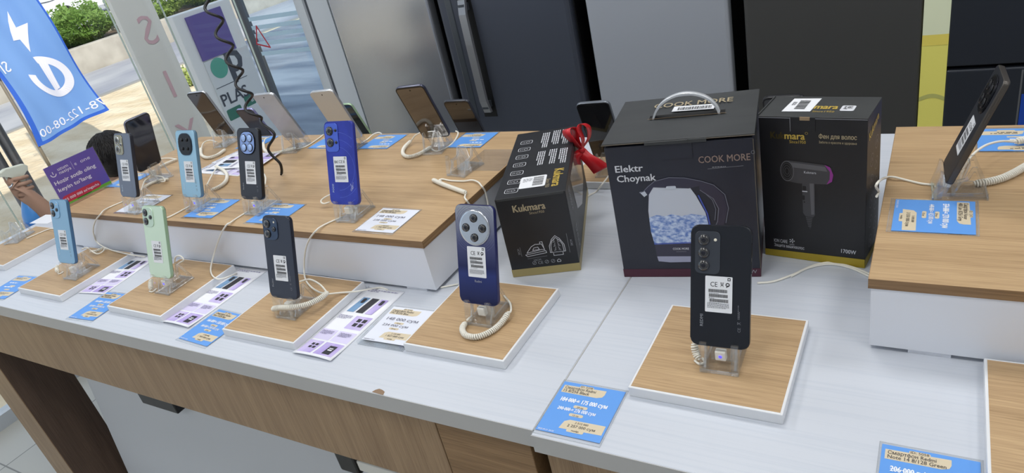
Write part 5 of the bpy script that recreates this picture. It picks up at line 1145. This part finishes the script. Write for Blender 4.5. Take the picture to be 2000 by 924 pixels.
# front right phone
cable('short coiled cable at the left foot of the stand with blue light', [on(ZP, [(1372, 700), (1376, 708), (1366, 711), (1357, 704)])], [on(ZP, [(1356, 668, .028), (1357, 680, .020), (1360, 692, .012), (1365, 703, .007)])], R=.0058)
cable('cream cables running behind the black phone to the right riser', [on(ZT, [(1479, 553), (1510, 550), (1545, 538), (1580, 523), (1620, 516), (1660, 523), (1700, 541)]), on(ZT, [(1545, 540), (1585, 520), (1622, 513), (1665, 522), (1702, 537)])])
cable('coiled cable curling in front of the navy phone stand', [on(ZP, [(985, 578, .004), (996, 592, .008), (998, 606, .012), (994, 612, .014)]), on(ZP, [(912, 626, .012), (916, 622, .012), (922, 618, .008)])], [on(ZP, [(910, 630, zc), (903, 642, zc), (910, 655, zc), (932, 658, zc), (958, 648, zc), (978, 632, zc), (994, 610, .012)])], R=.0056)
cable('long coil looping in front of the dark navy phone', [on(ZP, [(640, 573, .018), (625, 556, .026), (605, 546, .024), (586, 550, .012)]), on(ZP, [(636, 575, .014), (665, 572, .004), (700, 569, .003)]) + on(ZT, [(740, 562), (757, 566)]), on(ZP, [(533, 606, .010), (540, 603, .004), (548, 602, .004)])], [on(ZP, [(532, 604, .010), (545, 601, .020), (572, 600, .026), (602, 594, .024), (625, 583, .022), (640, 571, .020)])], R=.0058)
cable('cable from the violet blue phone hanging over the riser edge', [on(ZR, [(668, 424), (640, 436), (625, 444, .005)]) + [Y(616, 452, .8615), Y(604, 468, .8605), Y(596, 492, .860)] + on(ZP, [(594, 526, .010), (597, 546, .003), (607, 560, .003), (622, 570, .010), (634, 573, .016)])])
cable('cable from the black phone of four blue lenses hanging over the riser edge', [on(ZR, [(484, 413), (460, 428), (450, 435, .005)]) + [Y(442, 440, .8615), Y(431, 459, .8605), Y(420, 490, .860)] + on(ZP, [(412, 521, .006), (414, 537, .003), (425, 545, .002), (440, 543, .003)]) + on(ZT, [(462, 534, .003)])])
cable('cable from the slate grey phone drooping over the riser edge', [on(ZR, [(240, 394), (216, 404), (203, 411, .005)]) + [Y(196, 419, .8615), Y(186, 432, .8605), Y(182, 450, .860)] + on(ZP, [(188, 471, .012), (202, 482, .003), (222, 490), (252, 497, .003)]) + on(ZT, [(284, 502, .003)])])
cable('cable from the sky blue phone running to the riser edge', [on(ZR, [(370, 403), (348, 415), (330, 424), (320, 427, .005)]) + [Y(312, 430, .8615), Y(303, 446, .8605), Y(300, 470, .860)]])
cable('small coil behind the pale blue phone stand', [on(ZP, [(160, 487, .02), (170, 484, .026), (178, 490, .015), (190, 496, .006), (200, 492, .006), (205, 485, .008)])], [on(ZP, [(176, 492, .010), (190, 490, .008), (203, 484, .008)])])
cable('short coil at the left foot of the pale blue phone stand', [on(ZP, [(112, 532), (116, 535), (124, 531)])], [on(ZP, [(112, 518, .02), (111, 525, .012), (113, 532, .007)])], R=.0055)
cable('short coil at the left foot of the mint green phone stand', [on(ZP, [(292, 569), (298, 570), (306, 564)])], [on(ZP, [(296, 545, .022), (294, 555, .014), (295, 566, .007)])], R=.0055)
cable('loose loop of cable beside the mint green phone stand', [on(ZP, [(341, 512, .01), (343, 502, .03), (352, 500, .034), (359, 508, .026), (352, 513, .02), (345, 518, .008)])])
# riser, front row
cable('coil behind the slate grey phone stand', [on(ZR, [(276, 372, .012), (284, 352, .016), (300, 344, .016), (318, 346, .014), (322, 354, .01), (315, 355, .008)])], [on(ZR, [(281, 366, zc), (295, 358, zc), (312, 352, zc), (329, 350, zc)])])
cable('coil behind the sky blue phone stand', [on(ZR, [(404, 362, .012), (412, 346, .012), (420, 332, .01), (426, 326, .008)])], [on(ZR, [(412, 371, zc), (428, 365, zc), (441, 354, zc), (443, 341, zc), (434, 331, zc), (421, 325, zc)])], R=.005)
cable('coil beside the black phone of four blue lenses', [on(ZR, [(516, 340, .012), (519, 348, .012), (518, 360, .008)])])
cable('small cable loop at the left of the violet blue phone stand', [on(ZR, [(650, 378, .03), (634, 386, .02), (627, 393, .014), (632, 398, .010), (644, 395, .010)])])
# riser, back row
cable('coil right of the sideways dark phone', [on(ZR, [(312, 310, .006), (330, 309, .006), (346, 311, .006)])], [on(ZR, [(312, 326, zc), (326, 319, zc), (345, 311, zc)])])
cable('coil in front of the dark phone left of the black cord', [on(ZR, [(392, 297, .006), (397, 280, .012), (410, 274, .012), (424, 278, .010)])], [on(ZR, [(392, 290, zc), (394, 303, zc), (406, 308, zc), (424, 303, zc), (440, 292, zc)])], R=.005)
cable('coil in front of the phone with painted grey white reflection behind the black cord', [on(ZR, [(580, 291), (598, 286), (620, 272), (632, 263)]), on(ZR, [(514, 284, .008), (518, 272, .01), (526, 268, .008)])], [on(ZR, [(514, 280, zc), (517, 293, zc), (530, 300, zc), (552, 296, zc), (578, 289, zc)])], R=.005)
cable('cable behind the violet blue phone running to the back edge', [on(ZR, [(704, 281), (718, 272), (730, 262, .01), (740, 259, .012), (746, 262, .006)])])
cable('coil beside the stand of the brown screened phone', [on(ZR, [(804, 274, .008), (812, 264, .02), (826, 258, .03), (838, 260, .03), (846, 268, .02)]), on(ZR, [(838, 287), (850, 295), (862, 293), (880, 283), (890, 272), (895, 260, .008), (890, 256, .012)])], [on(ZR, [(803, 275, .010), (790, 288, zc), (787, 300, zc), (797, 306, zc), (818, 301, zc), (842, 287, zc)])], R=.005)
cable('stiff coil before the empty stand, its leads dropping over the riser edge', [on(ZR, [(862, 353), (858, 352), (864, 350), (880, 353), (905, 354, .003), (922, 352, .004), (934, 356, .005)]) + [X(941, 364, -.8085), X(947, 373, -.8080), X(951, 388, -.808), X(953, 402, -.807), X(952, 430, -.806)], on(ZR, [(909, 380, .005), (908, 386, .004), (911, 391, .005)]) + [X(916, 398, -.8085), X(922, 404, -.808), X(930, 413, -.806), X(940, 440, -.804)]], [on(ZR, [(845, 351, zc), (862, 359, zc), (886, 368, zc), (911, 377, zc)])], R=.0052)
# right riser
cable('cable leaving the left edge of the right riser', [on(ZR, [(1824, 361), (1800, 359), (1770, 352), (1745, 346, .006), (1730, 347, .006)]) + [X(1718, 353, -.069), X(1711, 364, -.072)] + [X(1716, 374, -.073), X(1712, 384, -.074)]])
cable('coil running from the right riser stand to the right picture edge', [on(ZR, [(1872, 356, .012), (1884, 326, .02), (1900, 302, .03), (1925, 284, .03), (1955, 276, .025), (1984, 277, .015)])], [on(ZR, [(1902, 358, zc), (1925, 356, zc), (1955, 349, zc), (1980, 338, zc), (2008, 322, zc)]), on(ZR, [(1982, 277, .010), (2004, 272, .010), (2030, 270, zc)])], R=.0062)
cable('cream cable on the table between the iron and kettle cartons', [on(ZT, [(1142, 388), (1152, 381), (1165, 374)]) + on(ZP, [(1176, 360), (1190, 342, .006)])])
cable('thin cable at the end of the far left pad', [on(ZP, [(52, 466), (75, 456), (95, 448), (106, 447)])])
cable('cable end showing at the gap under the long riser', [on(ZT, [(860, 562), (875, 559), (895, 555)])])

# black coiled cord hanging from above, its end on the riser
def cord():
    end = Z(550, 339, RT+.005); top = Vector((end.x-.012, end.y+.02, CEIL)); t = thing('power_cord', 'black coiled cord hanging down in front of the purple sign', 'cord', (end.x, end.y, RT))
    b = MB(); base = Vector((end.x, end.y, RT)); P = []
    zlo, R0, pitch = 1.165, .0165, .062
    n = int((CEIL-zlo)/pitch*14)
    for i in range(n+1):
        z = CEIL-.02-(CEIL-.02-zlo)*i/n; a = 2*PI*i/14+.7; k = (z-RT)/(CEIL-RT); c = end.lerp(top, k)
        P.append(Vector((c.x-.016+R0*math.cos(a), c.y+R0*math.sin(a)*.8, z))-base)
    f = lambda px, py, y: Y(px, py, y)-base
    tail = [f(512, 242, end.y+.005), f(536, 262, end.y), f(524, 288, end.y-.005), f(530, 302, end.y-.005), f(546, 318, end.y-.002), f(550, 330, end.y), Z(550, 339, RT+.005)-base]
    P += smoothpath([P[-1]] + tail, 6)[1:]
    b.tube(P, .0036, mat('cord_black', (22, 23, 26), .4), 8); b.build('cord', t)
    b = MB(); b.tube([P[-1]-Vector((0, 0, 0)), P[-1]+Vector((.004, -.006, 0))], .0026, BLACK, 8); b.build('plug', t)
cord()

# ------------------------------------------------------------------ person wiping the glass behind the table end, spray bottle in the left hand
SKIN = mat('skin', (164, 130, 110), .55); HAIR = mat('hair_dark', (24, 20, 20), .6, bump=((60, 60, 160), .5, .004)); SHIRT = mat('shirt_dark', (48, 50, 60), .8); PANTS = mat('trousers_dark', (40, 42, 50), .8)
def skin_mesh(name, nodes, edges, m, parent, sub=2, root=0):
    me = bpy.data.meshes.new(name); me.from_pydata([n[0] for n in nodes], edges, []); me.materials.append(m)
    o = bpy.data.objects.new(name, me); COL.objects.link(o); o.parent = parent
    md = o.modifiers.new('skin', 'SKIN'); md.use_smooth_shade = True
    for i, n in enumerate(nodes):
        r = n[1]; me.skin_vertices[0].data[i].radius = r if isinstance(r, tuple) else (r, r)
    me.skin_vertices[0].data[root].use_root = True
    s = o.modifiers.new('sub', 'SUBSURF'); s.levels = s.render_levels = sub
    dg = bpy.context.evaluated_depsgraph_get(); dg.update()
    nm = bpy.data.meshes.new_from_object(o.evaluated_get(dg)); nm.name = name; o.modifiers.clear(); o.data = nm
    for p in nm.polygons: p.use_smooth = True
    if not nm.materials: nm.materials.append(m)
    return o
HX = -2.86
head = X(233, 313, HX); hand = X(47, 372, -2.69); elbow = X(128, 452, -2.66)
g = Vector((HX, head.y, 0)); t = thing('person', 'dark haired person crouching behind the table end, holding a spray bottle', 'person', g)
Lc = lambda v: Vector(v)-g
hz = head.z
nodes = [((0.06, 0, .30), (.13, .15)), ((0.03, 0, .46), (.115, .14)), ((0.0, 0, .62), (.11, .15)), ((-.01, 0, hz-.20), (.07, .09)), ((-.015, 0, hz-.12), .052), ((-.03, 0, hz-.02), (.075, .08)), ((-.03, 0, hz+.04), (.07, .075)),
         ((-.01, -.165, hz-.235), .05), (tuple(Lc(elbow)), .037), (tuple(Lc(elbow).lerp(Lc(hand), .35)), .038), (tuple(Lc(elbow).lerp(Lc(hand), .84)), .026), (tuple(Lc(hand)), (.030, .036)),
         ((-.01, .165, hz-.235), .05), ((-.12, .25, .62), .038), ((-.30, .17, .72), .026), ((-.37, .15, .75), (.022, .034)),
         ((.04, -.10, .28), .085), ((-.27, -.13, .43), .062), ((-.10, -.12, .09), .042), ((-.18, -.125, .045), (.036, .03)), ((-.27, -.13, .035), (.036, .024)),
         ((.04, .10, .28), .085), ((-.27, .13, .43), .062), ((-.10, .12, .09), .042), ((-.18, .125, .045), (.036, .03)), ((-.27, .13, .035), (.036, .024))]
edges = [(0, 1), (1, 2), (2, 3), (3, 4), (4, 5), (5, 6), (3, 7), (7, 8), (8, 9), (9, 10), (10, 11), (3, 12), (12, 13), (13, 14), (14, 15), (0, 16), (16, 17), (17, 18), (18, 19), (19, 20), (0, 21), (21, 22), (22, 23), (23, 24), (24, 25)]
# fingers of the left hand curl round the neck of the bottle (axis along the bottle)
ax = (X(40, 346, -2.70)-X(70, 412, -2.70)).normalized()
neck = X(42, 362, -2.705); nl = Lc(neck); side = ax.cross(Vector((1, 0, 0))).normalized(); fwd = Vector((1, 0, 0)); fwd = (fwd-ax*fwd.dot(ax)).normalized()
hi = 11
def finger(off, rad, ln, r0):
    pts = []
    for k, a in enumerate((20, 75, 130, 180)):
        a = R_(a)*ln; pts.append(nl + ax*(off-.002*k) + (side*(-math.cos(a)) + fwd*math.sin(a))*rad)
    i0 = len(nodes)
    for k, p in enumerate(pts): nodes.append((tuple(p), r0*(1-.12*k)))
    edges.append((hi, i0)); edges.extend((i0+k, i0+k+1) for k in range(3))
for off, rad, ln, r0 in ((.030, .029, 1.05, .0085), (.010, .031, 1.1, .009), (-.010, .030, 1.08, .0088), (-.029, .028, 1.0, .0078)): finger(off, rad, ln, r0)
i0 = len(nodes)
for p, r0 in ((nl + side*(-.034)+ax*.035-fwd*.004, .011), (nl+side*(-.012)+ax*.048-fwd*.026, .0095), (nl+side*.012+ax*.044-fwd*.026, .008)): nodes.append((tuple(p), r0))
edges += [(hi, i0), (i0, i0+1), (i0+1, i0+2)]
skin_mesh('body', nodes, edges, SKIN, t)
# clothes
skin_mesh('shirt', [((0.05, 0, .34), (.145, .165)), ((0.03, 0, .46), (.13, .155)), ((0.0, 0, .62), (.125, .165)), ((-.01, 0, hz-.21), (.085, .105)), ((-.01, -.165, hz-.24), .063), (tuple(Vector((-.01, -.165, hz-.24)).lerp(Lc(elbow), .55)), .056), ((-.01, .165, hz-.24), .063), ((-.06, .21, .68), .056)], [(0, 1), (1, 2), (2, 3), (3, 4), (4, 5), (3, 6), (6, 7)], SHIRT, t)
skin_mesh('trousers', [((0.06, 0, .28), (.145, .165)), ((.04, -.10, .27), .098), ((-.27, -.13, .43), .075), ((-.11, -.12, .12), .055), ((.04, .10, .27), .098), ((-.27, .13, .43), .075), ((-.11, .12, .12), .055)], [(0, 1), (1, 2), (2, 3), (0, 4), (4, 5), (5, 6)], PANTS, t)
for sy in (-1, 1): skin_mesh('shoe', [((-.09, sy*.1225, .05), (.05, .046)), ((-.18, sy*.125, .042), (.048, .036)), ((-.29, sy*.13, .036), (.045, .03))], [(0, 1), (1, 2)], mat('shoe_black', (30, 30, 32), .6), t)
# head: face towards the glass, hair over the back and sides
def ell(name, c, r, m, cut=None, n=2):
    b = MB(); bmesh.ops.create_uvsphere(b.bm, u_segments=28, v_segments=20, radius=1, matrix=Matrix.Translation(c) @ Matrix.Diagonal((*r, 1))); b.mi(m)
    if cut: bmesh.ops.delete(b.bm, geom=[v for v in b.bm.verts if cut(v.co)], context='VERTS')
    for f in b.bm.faces: f.smooth = True
    return b.build(name, t)
hc = Vector((-.03, 0, hz))
rs = random.Random(2)
hr = ell('hair', hc+Vector((.008, 0, .022)), (.104, .086, .100), HAIR, lambda v: (v.x < -.105 and v.z < hz+.045) or v.z < hz-.065)
b = MB()
for i in range(480):
    th, ph = rs.uniform(-2.2, 2.2), rs.uniform(.05, 1.35); c0 = hc+Vector((.008, 0, .022)); pts = []
    for k in range(4):
        q_ = ph + k*.13; sw = th + k*rs.uniform(-.05, .05); rr = 1.012 + .02*(k == 1) + .012*rs.random()
        pts.append(c0 + Vector((.104*math.sin(q_)*math.cos(sw), .086*math.sin(q_)*math.sin(sw), .100*math.cos(q_)))*rr)
    b.tube(pts, [.0010, .0015, .0013, .0004], HAIR, 4)
b.build('hair_strands', t)
ell('face', hc+Vector((-.022, 0, -.015)), (.088, .072, .105), SKIN)
b = MB(); b.tube([hc+Vector((-.105, 0, .008)), hc+Vector((-.124, 0, -.022)), hc+Vector((-.108, 0, -.030))], [.008, .014, .010], SKIN, 8); b.build('nose', t)
for sy in (-1, 1):
    e = ell('eye', hc+Vector((-.098, sy*.030, .008)), (.010, .013, .008), mat('eye_white', (226, 224, 220), .3)); ell('ear', hc+Vector((-.012, sy*.082, -.020)), (.020, .010, .030), SKIN)
ell('mouth', hc+Vector((-.098, 0, -.060)), (.010, .022, .006), mat('lips', (150, 84, 76), .5))
b = MB(); f = Fr(nl-side*.0+ax*.0105, side, fwd); r = circ(.0375, 6); b.bm.free()
b = MB(); p = Lc(X(21, 363, -2.665)); b.tube([p+Vector((0, -.008, -.004)), p+Vector((.006, 0, 0)), p+Vector((0, .008, .004))], .0028, CHROME, 6); b.build('ring', t)
# spray bottle
b0 = neck-ax*.235; bt = thing('spray_bottle', 'blue spray bottle with pale trigger head held by the crouching person', 'bottle', b0)
f = Fr((0, 0, 0), side, ax.cross(side)); f.n = ax; f.r = side; f.u = ax.cross(side).normalized()
b = MB(); b.lathe([(.034, 0), (.040, .004), (.041, .02), (.041, .115), (.038, .135), (.028, .165), (.017, .19), (.016, .205)], f, mat('bottle_blue', (70, 140, 214), .25, coat=.4), 28); b.build('bottle_body', bt)
b = MB(); b.lathe([(.0418, .030), (.0420, .031), (.0420, .110), (.0418, .112)], f, mat('bottle_label', (52, 120, 200), .35), 28); lb = b.build('bottle_label', bt)
lf = Fr(fwd*.0425+ax*.085, -side, ax); b = MB(); b.flat(rrect(.05, .022, .008, 4), lf, 0, mat('bottle_red', (196, 60, 70), .4)); b.build('logo', lb)
b = MB(); CRM = mat('trigger_cream', (206, 210, 196), .45); b.lathe([(.0165, .203), (.0185, .206), (.0185, .228), (.012, .236)], f, CRM, 20)
b.build('collar', bt)
b = MB(); hd = Fr(ax*.275 , -side, ax); b.prism([(-.052, .008), (-.050, .022), (-.030, .030), (.030, .028), (.040, .018), (.036, .004), (.014, -.006), (.012, -.045), (-.012, -.045), (-.014, -.006), (-.030, .004)], Fr(ax*.275-fwd*.012, side, ax) if False else Fr(ax*.275, side, ax), -.012, .012, CRM, .003); b.build('spray_head', bt)
b = MB(); b.prism([(.028, .004), (.036, .006), (.040, -.02), (.034, -.046), (.029, -.044), (.032, -.02)], Fr(ax*.275, -side, ax), -.005, .005, CRM, .002); b.build('trigger', bt)
